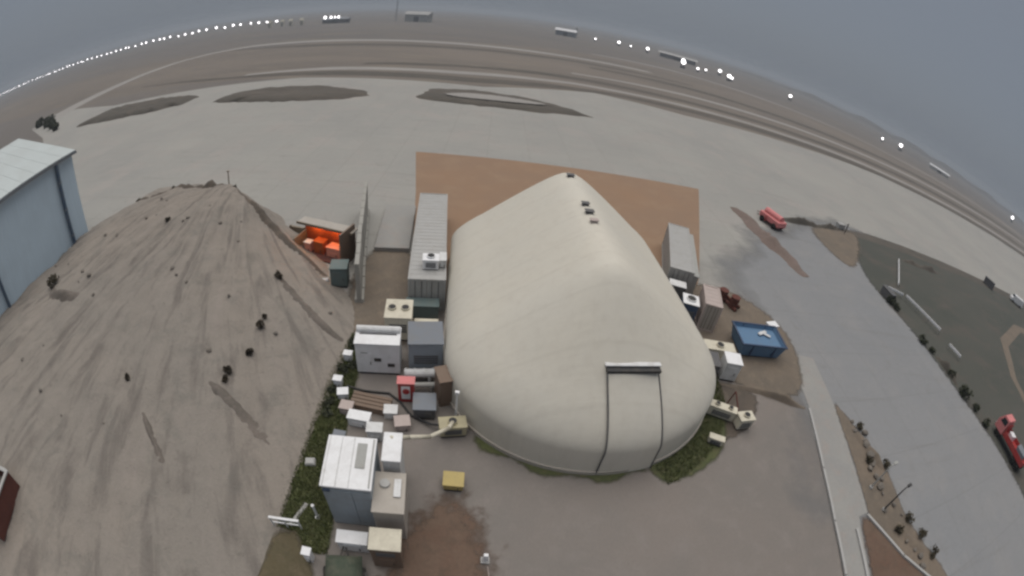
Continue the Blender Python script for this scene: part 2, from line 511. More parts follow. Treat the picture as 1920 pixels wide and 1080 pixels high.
# ------------------------------------------------------------------ the setting: ground, apron, roads, lots
mb = MB()
ring = [0, 30, 80, 200, 500, 1200, 3000, 6500]
vs = [(0, 0, 0)]; fs = []
for r in ring[1:]:
    for k in range(64): vs.append((r * math.cos(2 * PI * k / 64), r * math.sin(2 * PI * k / 64), 0))
for k in range(64): fs.append((0, 1 + k, 1 + (k + 1) % 64))
for i in range(len(ring) - 2):
    for k in range(64):
        a = 1 + i * 64 + k; b_ = 1 + i * 64 + (k + 1) % 64
        fs.append((a, a + 64, b_ + 64, b_))
g = mb.add(vs, fs).build('ground', 'ground'); g['kind'] = 'structure'

# airfield beyond the apron
sheet('grass_field', [(-1500, 118), (-60, 118), (-15, 118), (40, 130), (700, 138), (1500, 150), (1500, 330), (60, 330), (-150, 232), (-1500, 200)], 0.010, 'grass_dry', 1.5, 25)
ribbon('perimeter_road', [(-176, 92), (-186, 125), (-198, 170), (-202, 200), (-196, 228), (-178, 249), (-140, 255), (-74, 258), (0, 262), (60, 270)], [16, 12, 9, 8, 10, 14, 15, 15, 13, 9], 0.05, 'strip_light')
ribbon('grass_band', [(-178, 228), (-120, 226), (-60, 228), (0, 236), (80, 250)], [4, 14, 13, 11, 5], 0.03, 'grass_dark', jit=0.8)
ribbon('grass_band', [(-150, 127), (-100, 124), (-60, 127), (-20, 128), (20, 141.5), (60, 146), (140, 153), (300, 152), (700, 160)], [2, 5, 8, 9, 5, 9, 9, 10, 10], 0.03, 'grass_dark', jit=0.6)
ribbon('taxiway', [(-95, 128), (-66, 137), (-26, 140), (10, 150), (60, 155), (140, 163), (300, 166), (700, 175)], [3, 7, 7, 5, 5, 6, 7, 8], 0.04, 'strip_light', jit=0.5)
ribbon('grass_band', [(-60, 150), (0, 163), (50, 167), (100, 172), (190, 184), (400, 190), (800, 200)], [6, 8, 8, 9, 10, 12, 12], 0.03, 'grass_dark', jit=0.8)
ribbon('taxiway', [(10, 180), (60, 190), (120, 198), (240, 210), (500, 225)], [3, 7, 8, 8, 8], 0.04, 'strip_light', jit=0.5)
ribbon('grass_band', [(20, 218), (70, 226), (140, 228), (236, 234), (500, 250)], [6, 12, 14, 14, 14], 0.03, 'grass_dark', jit=0.8)
ribbon('perimeter_road', [(30, 330), (90, 345), (190, 330), (290, 305), (520, 300), (900, 310)], [6, 10, 9, 8, 8, 8], 0.04, 'strip_light', jit=0.6)

windrow('hill', [(430, 1500), (800, 1380), (1250, 1180), (1750, 950), (2300, 560), (2600, 200)], 260, 15, 'grass_dark', kind='structure', step=60, rough=0.3)
sheet('apron', [(-46.2, 20), (-9, 21), (-9, 26), (22, 24.5), (22.1, 17), (23, 6), (25, -12), (55, -12), (52.5, 12), (49.5, 22), (48.6, 32), (47.2, 40), (47.4, 46), (52, 56), (57.5, 64.6),
      (75, 65.2), (115, 63.6), (190, 60), (420, 55), (420, 150), (300, 146), (210, 150), (160, 154), (90, 140.5), (42, 132), (15, 137), (-15, 118), (-44, 118.5), (-67, 118.5), (-93, 110), (-132, 98), (-168, 104), (-192, 102), (-178, 84), (-140, 70), (-100, 50), (-60, 33)], 0.020, 'concrete')
sheet('road', [(22, 22), (20, 34), (26, 46), (36, 55), (48, 63), (60, 66), (60, 50), (57, 40), (57, 32), (58, 22), (61, 12), (66, -22), (26, -22), (24, 3.3), (23, 9.8), (23, 15.9)], 0.032, 'road', 0, 2.0, fade=9.0)
sheet('grass_field', [(57.8, 64.2), (75, 64.8), (115, 63.2), (200, 58), (200, -60), (60, -60), (55.2, -12), (52.6, 12), (49.7, 22), (48.8, 32), (47.5, 40), (47.7, 46), (52.3, 56)], 0.040, 'grass_field', 0, 1.5, fade=1.4)
sheet('grass_field', [(199, 58.4), (420, 54), (420, -60), (199, -60)], 0.036, 'grass_field')
ribbon('grass_band', [(54, 62), (66, 63), (90, 62.5), (115, 61.5), (160, 59)], [2, 3.2, 4, 4, 3], 0.050, 'grass_dark', jit=0.3)
ribbon('dirt_track', [(150, 40), (105, 43), (85, 36), (75, 26), (70, 10)], [3, 2.5, 2.2, 2, 2], 0.050, 'dirt', jit=0.3)
sheet('dirt_patch', [(43.5, 58.5), (48, 60.2), (54, 61.8), (58, 62.6), (54, 56), (49, 50), (46, 47), (43.8, 49)], 0.062, 'dirt', 0, 0.6, fade=1.5)
sheet('hangar_pad', [(-15.7, 59.1), (25.2, 63.2), (17.4, 36.5), (15, 30), (-7, 26), (-11.9, 45.5)], 0.030, 'pad')

sheet('sand_lot', [(-47, 36.5), (-46.8, 40), (-41, 42), (-35.5, 42.6), (-29, 38), (-22, 32.5), (-14.6, 27.2), (-12.6, 24.6), (-9.8, 20.8), (-9.9, 17.8), (-9.6, 14.4), (-9.2, 10), (-9.1, 6.8), (-8.9, 4.4), (-8.6, -14), (-60, -40), (-60, 20), (-46.6, 28)], 0.036, 'sand', 0.25, 1.5)
sheet('yard', [(-9.5, 22), (-7, 26.5), (15, 31), (22.2, 26), (22.6, 20), (21.6, 14.3), (21.0, 10.1), (20.6, 6.2), (20.5, -14), (-8, -14)], 0.028, 'asphalt')
sheet('dirt_patch', [(-12.6, 33.2), (-8.8, 33.4), (-6.6, 27), (-5.2, 22), (-8.6, 20.6), (-11.6, 23.4)], 0.044, 'dirt', 0, 0.6, fade=0.9)
sheet('dirt_patch', [(15.6, 35), (20.4, 34.8), (24.2, 31), (24.6, 26), (22.4, 20.4), (15.6, 22), (14.5, 28)], 0.046, 'dirt', 0, 0.6, fade=0.9)
sheet('dirt_patch', [(13.2, 22), (15.6, 21.8), (18.2, 21.2), (17.4, 18.8), (14.5, 16.5), (12.8, 17)], 0.050, 'dirt_dark', 0, 0.6, fade=0.6)
sheet('mud_spill', [(-3.6, 8.6), (-2.6, 9.6), (-1.6, 11.3), (-0.2, 10.4), (0.2, 9.0), (0.9, 7.4), (0.1, 1), (-3.6, 1), (-3.2, 6)], 0.040, 'mud', 0, 0.5, fade=2.0)
sheet('service_lane', [(23.2, 26.5), (26.2, 26), (25.8, 20.3), (25.2, 15.5), (24.6, 10.4), (23.6, 10.2), (22.9, 5), (22.4, -12), (20.8, -12), (21.0, 6.2), (21.3, 10.1), (21.9, 14.3), (22.9, 20)], 0.044, 'lane', 0.06, 1.5)
sheet('median', [(25.9, 21.2), (26.6, 19.4), (28.0, 15.9), (28.8, 13.3), (28.6, 9.8), (29.8, 6.7), (32, 3.3), (35, -12), (24.5, -12), (24.4, 5), (24.7, 10.2), (25.3, 15.4)], 0.050, 'dirt', 0, 0.5, fade=0.5)
sheet('dirt_patch', [(23.7, 10.0), (24.4, 10.0), (27.2, 6.2), (29.4, 3.6), (31, -2), (30, -12), (22.6, -12), (23.1, 5)], 0.058, 'mud', 0, 0.6, fade=0.6)
gs = sheet('grass_strip', [(-9.9, 21.6), (-10.0, 17.8), (-9.7, 14.4), (-9.3, 10), (-9.15, 7.2), (-8.0, 7.3), (-7.4, 6.4), (-6.3, 6.6), (-6.6, 8.6), (-6.9, 10.5), (-7.6, 13.8), (-8.2, 17.1), (-8.7, 21)], 0.050, 'green', 0, 0.6, fade=0.45)
sheet('dirt_patch', [(-9.2, 7.2), (-7.9, 7.2), (-7.3, 6.3), (-6.5, 5.4), (-6.5, 2), (-9, 2)], 0.056, 'olive', 0, 0.6, fade=0.6)

# kerb between yard and lane
def kerb(name, line, w, h, mat, z0=0.03):
    mb = MB()
    L = [Vector(p) for p in line]
    for a, b_ in zip(L, L[1:]):
        d = b_ - a
        mb.box(((a.x + b_.x) / 2, (a.y + b_.y) / 2, z0 + h / 2), (d.length + w * 0.4, w, h), math.atan2(d.y, d.x))
    o = mb.build(name, mat); o['kind'] = 'structure'
    return o
kerb('kerb', [(22.75, 19.8), (21.75, 14.3), (21.15, 10.1), (20.8, 6.2), (20.65, -12)], 0.18, 0.14, 'pale')
kerb('kerb', [(24.45, 10.1), (26.9, 6.3), (29.4, 3.7), (31.2, -2), (32, -12)], 0.2, 0.18, 'pale')
kerb('kerb', [(22.95, 9.2), (22.6, 5), (22.3, -12)], 0.2, 0.14, 'pale')

# infield islands between apron and taxiway: low grassed mounds
def island(pts, h, inner=None):
    cx = sum(p[0] for p in pts) / len(pts); cy = sum(p[1] for p in pts) / len(pts)
    pts = [tuple(p) for p in rough_outline(pts, 0.6, 1.6)]
    vs, fs = [], []
    rings = [(1.0, 0.0), (0.94, 0.45), (0.82, 0.9), (0.6, 1.0), (0.3, 0.75)]
    n = len(pts)
    for q, zz in rings:
        for p in pts:
            vs.append((cx + (p[0] - cx) * q, cy + (p[1] - cy) * q, 0.02 + h * zz * rnd.uniform(0.85, 1.15) if zz else 0.0))
    vs.append((cx, cy, h * 0.7))
    for i in range(len(rings) - 1):
        for k in range(n):
            a, b_ = i * n + k, i * n + (k + 1) % n
            fs.append((a, b_, b_ + n, a + n))
    o = (len(rings) - 1) * n
    for k in range(n): fs.append((o + k, o + (k + 1) % n, len(vs) - 1))
    mb = MB(); mb.add(vs, fs)
    ob = mb.build('infield_island', 'grass_dark', smooth=True); ob['kind'] = 'structure'
island([(-126, 76), (-126.4, 89.9), (-113.7, 94.3), (-101.5, 97.5), (-88.5, 96.2), (-87.3, 88.9), (-93.6, 83.3), (-105.8, 78.9)], 1.0)
island([(-76.7, 88.0), (-77.1, 96.4), (-68.6, 102.1), (-53.6, 104.1), (-38.7, 99.5), (-36.2, 94.8), (-41, 89.7), (-55.6, 86.9)], 0.8)
island([(-26.9, 96.4), (-26, 106.8), (-17.1, 110.3), (-4.2, 109), (5.8, 105.1), (11.7, 99), (-1, 94.1), (-11.9, 93.5), (-20.9, 93.4)], 0.6)
sheet('dirt_patch', [(-22, 99.6), (-13.6, 104.4), (3.0, 101.9), (-1.2, 99), (-16.9, 96.6)], 0.80, 'strip_light', 0, 0.6, fade=1.2)

# the big earth mound beside the hall: crest at the far side, long slopes towards the yard
CT = np.array([(-40.1,31.2,2.8),(-34,32.6,4.0),(-27.5,33.2,4.5),(-23,31,3.6),(-19.2,28.6,2.3),(-16.2,27.6,1.0),(-44,30,1.6),
    (-42,34.4,0),(-34,36.4,0),(-27.5,37.0,0),(-22,34.2,0),(-17.6,30.8,0),(-14.2,27.6,0),(-46.5,33,0),
    (-30,25,3.9),(-24,23,3.2),(-37,22,2.9),(-28,12,2.1),(-20,14,1.9),(-17,20,1.9),(-13,23,0.7),(-15,10,1.1),(-20,4,1.1),(-30,2,1.3),(-40,12,1.5),(-46.5,20,.5),(-46.5,5,.5),(-11.8,14,.55),(-11.4,8,.45),
    (-9.6,20.5,0),(-9.4,17,0),(-9.3,14,0),(-9.1,10,0),(-9,7,0),(-9,3,0),(-9,-10,0),(-30,-15,.7),(-46.5,-14,.3),(-11.5,25,.1)])
nC = len(CT)
Mx = np.zeros((nC + 3, nC + 3))
Mx[:nC, :nC] = -np.linalg.norm(CT[:, None, :2] - CT[None, :, :2], axis=2)
Mx[:nC, nC] = 1; Mx[:nC, nC + 1:] = CT[:, :2]; Mx[nC:, :nC] = Mx[:nC, nC:].T
WT = np.linalg.solve(Mx, np.concatenate([CT[:, 2], [0, 0, 0]]))
def mound_base(x, y):
    d = np.hypot(CT[:, 0] - x, CT[:, 1] - y)
    return float((-d) @ WT[:nC] + WT[nC] + WT[nC + 1] * x + WT[nC + 2] * y)
def mound_z(x, y):
    z = mound_base(x, y)
    if z < 0.02: return z - 0.03
    k = min(1.0, z / 0.8)
    dx, dy = x + 27.5, y - 36.0
    an, r = math.atan2(dy, dx), math.hypot(dx, dy)
    rill = mnoise.fractal(Vector((an * 14, r * 0.10, 0.3)), 1.0, 2.0, 4)       # washed gullies run down from the crest
    lump = mnoise.fractal(Vector((x * 0.45, y * 0.45, 4.0)), 0.9, 2.0, 5)
    clod = mnoise.fractal(Vector((x * 2.2, y * 2.2, 9.0)), 0.8, 2.0, 3)
    return z + k * (0.30 * rill + 0.16 * lump + 0.07 * clod)
if True:
    nx, ny = 126, 172
    vs, fs, ok = [], [], {}
    for j in range(ny + 1):
        for i in range(nx + 1):
            x = -46.45 + 37.6 * i / nx; y = -13 + 51.0 * j / ny
            vs.append((x, y, max(-0.12, mound_z(x, y)) + 0.03))
    for j in range(ny):
        for i in range(nx):
            q = (j * (nx + 1) + i, j * (nx + 1) + i + 1, (j + 1) * (nx + 1) + i + 1, (j + 1) * (nx + 1) + i)
            if max(vs[k][2] for k in q) > -0.02: fs.append(q)
    mb = MB(); mb.add(vs, fs)
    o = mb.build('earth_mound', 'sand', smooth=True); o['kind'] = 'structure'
def on_mound(x, y): return max(0.0, mound_z(x, y))

# banks of soil
windrow('soil_bank', [(-40.8, 31.0), (-39.2, 31.6), (-36.5, 32.4), (-34, 33.0), (-30.5, 33.5), (-27.6, 33.7), (-26.3, 33.2)], 1.6, 0.8, 'dirt_dark', kind='structure', zf=on_mound, rough=0.4)
windrow('soil_bank', [(-26.4, 33.1), (-23.4, 31.7), (-21.3, 30.3), (-18.5, 28.9), (-16.1, 28.0), (-14.3, 27.3)], 1.2, 0.5, 'dirt_dark', kind='structure', zf=on_mound)
windrow('soil_bank', [(-16.8, 24.2), (-14.3, 22.6), (-12.2, 21.4), (-10.1, 20.6)], 0.8, 0.3, 'sand_heap', kind='structure', zf=on_mound)
windrow('soil_bank', [(-16.2, 13.5), (-14.0, 12.7), (-12.3, 12.0), (-10.9, 11.4)], 0.9, 0.22, 'sand_heap', kind='structure', zf=on_mound)
windrow('soil_bank', [(-19.2, 9.8), (-17.4, 8.5), (-15.9, 7.4)], 0.55, 0.18, 'sand_heap', kind='structure', zf=on_mound)
windrow('soil_bank', [(-39.6, 16.4), (-38.0, 15.7), (-35, 15.3), (-33, 16.0)], 1.4, 0.5, 'sand_heap', kind='structure', zf=on_mound)
windrow('soil_bank', [(-46.0, 30), (-45.4, 22), (-45, 15), (-45.6, 4), (-46, -14)], 2.6, 0.6, 'dirt', kind='structure')
windrow('soil_bank', [(14.6, 21.9), (17.5, 21.5), (20, 20.8), (22.5, 19.9)], 0.7, 0.45, 'dirt', kind='structure')
windrow('soil_bank', [(29.6, 58.6), (30.2, 55), (31.6, 48.5), (32.6, 43.5), (33.3, 41.0)], 3.4, 0.8, 'red_soil', kind='structure')
windrow('soil_bank', [(33.6, 58.4), (40, 58.8), (48, 60.6), (54, 62.2)], 1.4, 0.9, 'grass_dark', kind='structure')
windrow('soil_bank', [(66.8, 56.6), (72, 56.6), (80, 56.2)], 1.8, 0.8, 'grass_dark', kind='structure')
windrow('soil_bank', [(26.4, 18.6), (27.6, 16), (28.2, 13.6)], 1.3, 0.5, 'dirt', kind='structure')
windrow('soil_bank', [(27.4, 9.6), (28.2, 7.8), (29.4, 5.8)], 1.5, 0.5, 'dirt', kind='structure')

# ------------------------------------------------------------------ fabric hangar
TX, TY, TA, TL, TD, TW, TZW, TWS, TZS, TZP = 5.11, 20.95, 0.16, 13.2, 7.3, 8.55, 1.9, 6.2, 4.4, 8.5
def profile():
    pts = [(TW, 0.0), (TW, TZW * 0.5), (TW, TZW)]
    cz = TZS - (TZP - TZS) / TWS * (TW - TWS)
    for i in range(1, 11):
        q = i / 10
        pts.append(((1 - q) ** 2 * TW + 2 * q * (1 - q) * TW + q * q * TWS, (1 - q) ** 2 * TZW + 2 * q * (1 - q) * cz + q * q * TZS))
    for i in range(1, 13):
        w = TWS * (1 - i / 12)
        a_ = 1.0                                             # the ridge tube rounds the crest
        z = TZP - (TZP - TZS) * (math.sqrt(w * w + a_ * a_) - a_) / (math.sqrt(TWS * TWS + a_ * a_) - a_)
        pts.append((w, z))
    return pts
PR = profile()
def prof_z(w):
    P_ = PR[::-1]
    for (w0, z0), (w1, z1) in zip(P_, P_[1:]):
        if w0 <= w <= w1 and w1 > w0:
            return z0 + (z1 - z0) * (w - w0) / (w1 - w0)
    return 0.0
tent = empty('hangar_tent', (TX, TY, 0), TA, 'large pale fabric aircraft shelter with a peaked far gable and rounded near end', 'hangar tent')
mb = MB()
full = [(w, z) for w, z in PR] + [(-w, z) for w, z in PR[::-1][1:]]
nf = len(full)
vs, fs = [], []
ts = [TL * i / 36 for i in range(37)]
for t_ in ts[::-1]:
    sag = 0.0 if (round(t_ / TL * 36) % 3) == 0 else 0.004
    for w, z in full: vs.append((w * (1 - sag * 0.3), t_, z * (1 - sag * 0.35) if z > 1 else z))
for i in range(len(ts) - 1):
    for k in range(nf - 1):
        a = i * nf + k
        fs.append((a, a + 1, a + nf + 1, a + nf))
o0 = len(vs)
NP = 48
for i in range(NP + 1):
    ph = PI / 2 - PI * i / NP
    for w, z in PR:
        vs.append((w * math.sin(ph), -TD * (w / TW) * math.cos(ph), z))
npf = len(PR)
for i in range(NP):
    for k in range(npf - 1):
        a = o0 + i * npf + k
        fs.append((a, a + 1, a + npf + 1, a + npf))
shell = mb.add(vs, fs).build('shell', 'fabric', tent, smooth=True)
mb = MB()
mb.add([(w, TL - 0.02, z) for w, z in full], [tuple(range(nf))])
mb.build('end_wall', 'fabric', tent)
mb = MB()                                                             # base skirt
sk = [(TW + 0.03, TL - 2 * i) for i in range(int(TL / 2) + 1)] + [((TW + 0.03) * math.sin(PI / 2 - PI * i / 40), -(TD + 0.03) * math.cos(PI / 2 - PI * i / 40)) for i in range(41)]
sk += [(-TW - 0.03, 2.0 * i) for i in range(1, int(TL / 2) + 1)]
for a, b_ in zip(sk, sk[1:]):
    d = Vector(b_) - Vector(a)
    mb.box(((a[0] + b_[0]) / 2, (a[1] + b_[1]) / 2, 0.17), (d.length, 0.14, 0.3), math.atan2(d.y, d.x))
mb.build('base_skirt', 'beige', tent)
# roll-up door panel in the rounded end
def apse(u, w, off=0.0):
    w2 = max(w + off, abs(u) + 0.001)
    return (u, -TD / TW * math.sqrt(w2 * w2 - u * u), prof_z(w) + off * 0.9)
seq = [5.3, 5.6, 5.9] + [w for w, z in PR[::-1] if 6.1 <= w < TW - 0.001]
def jamb_pts(u, off, du=0.4):
    out = [apse(u, w, off) for w in seq]
    z_last = out[-1][2]; v_last = apse(u, TW, off)[1]
    out += [(u, v_last, TZW * q + off * 0.9 * q) for q in (1.0, 0.6, 0.3, 0.05)]
    return [(p[0] + (0.15 + 0.13 * (u + 0.7)) * (i / (len(out) - 1)), p[1], p[2]) for i, p in enumerate(out)]
cols = [jamb_pts(-0.68 + 2.82 * i / 8, 0.07) for i in range(9)]
mb = MB(); n_ = len(cols[0])
vs = [p for c_ in cols for p in c_]
fs = [(i * n_ + k, (i + 1) * n_ + k, (i + 1) * n_ + k + 1, i * n_ + k + 1) for i in range(8) for k in range(n_ - 1)]
door = mb.add(vs, fs).build('door_panel', 'fabric', tent, smooth=True)
door['label'] = 'pale roll-up door panel in the rounded end'
for u in (-0.70, 2.16):
    mb = MB(); mb.path(jamb_pts(u, 0.09), 0.042, 6); mb.build('door_jamb', 'dgrey', tent)
mb = MB(); mb.box((0.73, -4.30, prof_z(5.3) + 0.20), (3.06, 0.30, 0.08)); mb.build('door_header', 'white', tent, bevel=0.02)
mb = MB(); mb.box((0.73, -4.56, prof_z(5.3) + 0.04), (2.94, 0.34, 0.16)); mb.build('header_shade_strip', 'dark', tent)  # dark strip added to stand for the shade under the door header
for v, s_, mt in ((12.4, 0.4, 'dgrey'), (7.2, 0.36, 'dgrey'), (6.0, 0.4, 'dgrey'), (4.7, 0.36, 'pink_beige')):
    mb = MB(); mb.box((-0.05, v, TZP - 0.05), (s_ * 1.3, s_, 0.34), taper=0.8); mb.box((-0.05, v, TZP + 0.14), (s_ * 1.5, s_ * 1.15, 0.06))
    mb.build('ridge_vent', mt, tent, bevel=0.015)
ves = MB(); ves.box((-8.5, -2.1, 1.0), (0.7, 1.2, 2.0), 0.3); ves.box((-8.5, -2.1, 2.03), (0.8, 1.3, 0.06), 0.3)
v_ = ves.build('entrance_vestibule', 'brown', tent, bevel=0.02); v_['label'] = 'small brown entrance box on the rounded end'

# grass ring at the tent's right foot
pts_o, pts_i = [], []
for i in range(15):
    ph = R(18) + R(74) * i / 14
    wv = 1.0 + 1.2 * math.sin(PI * min(1, (i + 1) / 12)) * 0.9
    pts_i.append(local((TX, TY), TA, (TW - 0.2) * math.sin(ph), -(TD - 0.2) * math.cos(ph))[:2])
    pts_o.append(local((TX, TY), TA, (TW + wv) * math.sin(ph), -(TD + wv) * math.cos(ph))[:2])
sheet('grass_strip', pts_o + pts_i[::-1], 0.060, 'green', 0, 0.4, fade=0.5)
pts_o, pts_i = [], []
for i in range(12):
    ph = R(-50) + R(66) * i / 11
    wv = 0.35 + 0.3 * math.sin(i * 1.7)
    pts_i.append(local((TX, TY), TA, (TW - 0.2) * math.sin(ph), -(TD - 0.2) * math.cos(ph))[:2])
    pts_o.append(local((TX, TY), TA, (TW + wv) * math.sin(ph), -(TD + wv) * math.cos(ph))[:2])
sheet('grass_strip', pts_o + pts_i[::-1], 0.060, 'green', 0, 0.4, fade=0.5)

# ------------------------------------------------------------------ containers, units, boxes
def corrug(mb, a, b_, z0, z1, out, pitch=0.28, d=0.045):
    """corrugated vertical sheet from a to b (xy), ribs along out"""
    a, b_ = Vector(a), Vector(b_); o = Vector(out)
    n = max(2, int((b_ - a).length / pitch))
    P_ = []
    for i in range(n):
        for q, dd in ((0.0, 0), (0.25, 0), (0.4, d), (0.85, d)):
            P_.append(a.lerp(b_, (i + q) / n) - o * (d - dd))
    P_.append(b_ - o * d)
    vs = [(p.x, p.y, z) for p in P_ for z in (z0, z1)]
    mb.add(vs, [(2 * i, 2 * i + 2, 2 * i + 3, 2 * i + 1) for i in range(len(P_) - 1)])

def container(name, label, cat, loc, rz, L, Wd, H, mat, roofmat=None, doormat=None, group=None):
    e = empty(name, (loc[0], loc[1], loc[2] if len(loc) > 2 else 0.03), rz, label, cat, group)
    x, y = Wd / 2, L / 2
    f = MB()
    for sx in (-1, 1):
        for sy in (-1, 1): f.box((sx * (x - 0.08), sy * (y - 0.08), H / 2), (0.16, 0.16, H))
        for z in (0.08, H - 0.08): f.box((sx * (x - 0.06), 0, z), (0.12, L - 0.33, 0.16))
    for sy in (-1, 1):
        for z in (0.08, H - 0.08): f.box((0, sy * (y - 0.06), z), (Wd - 0.33, 0.12, 0.16))
    f.build('frame', mat, e)
    for sx in (-1, 1):
        s = MB(); corrug(s, (sx * (x - 0.03), -y + 0.16), (sx * (x - 0.03), y - 0.16), 0.14, H - 0.14, (sx, 0)); s.build('side_panel', mat, e)
    s = MB(); corrug(s, (-x + 0.16, y - 0.03), (x - 0.16, y - 0.03), 0.14, H - 0.14, (0, 1)); s.build('end_panel', mat, e)
    r = MB(); n = max(3, int(L / 0.55))
    for i in range(n):
        yy = -y + 0.1 + (L - 0.2) * (i + 0.5) / n
        r.box((0, yy, H - 0.05), (Wd - 0.24, (L - 0.2) / n * 0.86, 0.012))
    r.box((0, 0, H - 0.10), (Wd - 0.2, L - 0.2, 0.085))
    r.build('roof_panel', roofmat or mat, e)
    for sx in (-1, 1):
        d = MB(); d.box((sx * (x - 0.16) / 2, -y + 0.07, H / 2), ((x - 0.18), 0.06, H - 0.34))
        dd = d.build('door', doormat or mat, e)
        b2 = MB()
        for q in (0.3, 0.7): b2.tube((sx * (x - 0.16) * q, -y + 0.015, 0.2), (sx * (x - 0.16) * q, -y + 0.015, H - 0.2), 0.022, 6)
        b2.build('lock_bar', 'dgrey', dd)
    return e

def unit(name, label, cat, loc, rz, sx, sy, sz, mat, topmat=None, frontmat=None, fan=0, louvre=None, skid=True, door=None, group=None, eyes=0):
    """plant enclosure: skid, bevelled casing, lid, louvre slats on the near face, fans on the lid"""
    e = empty(name, (loc[0], loc[1], loc[2] if len(loc) > 2 else 0.03), rz, label, cat, group)
    z0 = 0.14 if skid else 0.0
    if skid:
        k = MB()
        k.box((0, 0, 0.07), (sx * 0.9, sy * 0.94, 0.14))
        k.build('skid', 'dark', e)
    c = MB(); c.box((0, 0, z0 + (sz - z0) / 2 - 0.03), (sx, sy, sz - z0 - 0.06)); c.build('casing', mat, e, bevel=0.03)
    l = MB(); l.box((0, 0, sz - 0.03), (sx + 0.08, sy + 0.08, 0.07)); lid = l.build('lid', topmat or mat, e, bevel=0.015)
    for i in range(fan):
        fx = (i - (fan - 1) / 2) * sx / max(1, fan)
        r_ = min(sx / max(1, fan), sy) * 0.32
        q = MB(); q.tube((fx, 0, sz), (fx, 0, sz + 0.14), r_, 16); fr = q.build('fan_housing', topmat or mat, e)
        q = MB()
        for k in range(5):
            a = 2 * PI * k / 5
            q.box((fx + math.cos(a) * r_ * 0.45, math.sin(a) * r_ * 0.45, sz + 0.152), (r_ * 0.8, r_ * 0.3, 0.012), a)
        q.tube((fx, 0, sz + 0.141), (fx, 0, sz + 0.148), r_ * 0.88, 16)
        q.build('fan_blades', 'dark', fr)
    if louvre:
        w, h, cx, cz = louvre
        n = max(3, int(h / 0.16))
        for i in range(n):
            q = MB(); q.box((cx, -sy / 2 - 0.02, cz - h / 2 + h * (i + 0.5) / n), (w, 0.05, h / n * 0.45)); q.build('slat', 'dgrey', e)
    if door:
        w, h, cx = door
        q = MB(); q.box((cx, -sy / 2 - 0.015, z0 + 0.08 + h / 2), (w, 0.03, h)); dr = q.build('door', frontmat or mat, e, bevel=0.008)
        q = MB(); q.box((cx + w * 0.38, -sy / 2 - 0.05, z0 + h * 0.55), (0.04, 0.05, 0.22)); q.build('handle', 'dark', dr)
    for i in range(eyes):
        q = MB(); q.box(((-0.3 + 0.3 * i) * sx, -sy / 2 - 0.012, sz * (0.66 - 0.16 * i)), (sx * 0.16, 0.03, sz * 0.1)); q.build('vent_opening', 'dark', e)
    return e

# left of the tent
TL_R = 0.198
container('shipping_container', 'long pale grey container with white fan box on its roof, left of the fabric shelter', 'container', (-7.15, 32.5), TL_R, 14.6, 2.6, 2.6, 'pale', 'pale')
fan_box = unit('rooftop_unit', 'small white cooling box with black fan on the long pale container roof', 'cooling unit', local((-7.15, 32.5), TL_R, 0.2, -5.6, 2.63), TL_R, 1.1, 0.9, 0.75, 'white2', fan=1, skid=False, louvre=(0.7, 0.4, 0, 0.35))
unit('vent_box', 'small pale box on the long pale container roof edge beside the shelter', 'box', local((-7.15, 32.5), TL_R, 1.05, -5.2, 2.63), TL_R, 0.42, 1.1, 0.6, 'white', door=(0.25, 0.3, 0), skid=False)
mb = MB(); mb.box((-11.3, 36.6, 0.22), (3.0, 8.6, 0.44), TL_R); o = mb.build('loading_slab', 'lane', bevel=0.03); o['kind'] = 'structure'
# precast concrete wall
e = empty('blast_wall', (-12.8, 32, 0.03), 0, 'row of tall grey precast concrete wall panels between orange lit shelter and long pale container', 'wall')
a, b_ = Vector((-15.3, 39.2)), Vector((-10.6, 24.9))
nseg = 10
ang = math.atan2((b_ - a).y, (b_ - a).x)
src = None
for i in range(nseg):
    p = a.lerp(b_, (i + 0.5) / nseg)
    if src is None:
        q = MB(); seg = (b_ - a).length / nseg
        q.box((0, 0, 0.15), (seg - 0.02, 0.7, 0.3), taper=0.94); q.box((0, 0, 1.75), (seg - 0.02, 0.34, 3.0), taper=0.985)
        src = q.build('wall_panel', 't_wall', e, bevel=0.02); o = src
    else:
        o = src.copy(); C.objects.link(o)
    o.location = (p.x + 12.8 + rnd.uniform(-0.03, 0.03), p.y - 32, 0); o.rotation_euler.z = ang + rnd.uniform(-0.02, 0.02)
# orange truck body and clutter
SH, SR = (-15.9, 30.3), -0.16
e = empty('open_shelter', (SH[0], SH[1], 0.03), SR, 'low open fronted shelter with pale roof and glowing orange inside behind the concrete wall', 'shelter')
e.scale = (1.12, 1.1, 1.25)
mb = MB(); mb.box((0, 1.0, 0.95), (4.6, 0.12, 1.9)); mb.build('back_wall', 'orange', e)
mb = MB(); mb.box((2.25, 0.0, 1.2), (0.14, 2.0, 2.4)); mb.build('side_wall', 'brown', e)
mb = MB(); mb.box((-2.25, 0.1, 0.6), (0.12, 1.7, 1.2)); mb.build('side_wall', 'timber', e)
mb = MB(); mb.box((0, 0.75, 1.98), (5.0, 1.0, 0.10)); mb.build('roof', 'beige', e, bevel=0.02)
mb = MB(); mb.box((0, 0.22, 1.98), (5.1, 0.10, 0.16)); mb.build('fascia', 'timber', e)
mb = MB(); mb.box((0, 0.1, 0.05), (4.5, 1.8, 0.1)); mb.build('floor', 'rust', e)
for x in (-1.0, 0.9):
    mb = MB(); mb.tube((x - 0.55, 0.55, 1.82), (x + 0.55, 0.55, 1.82), 0.07, 8); mb.build('lamp_tube', 'glow', e)
unit('crate', 'orange crate standing inside the glowing open shelter', 'crate', local(SH, SR, -0.5, 0.35, 0.14), SR, 1.0, 0.8, 1.1, 'orange', 'orange', skid=False, door=(0.6, 0.5, 0))
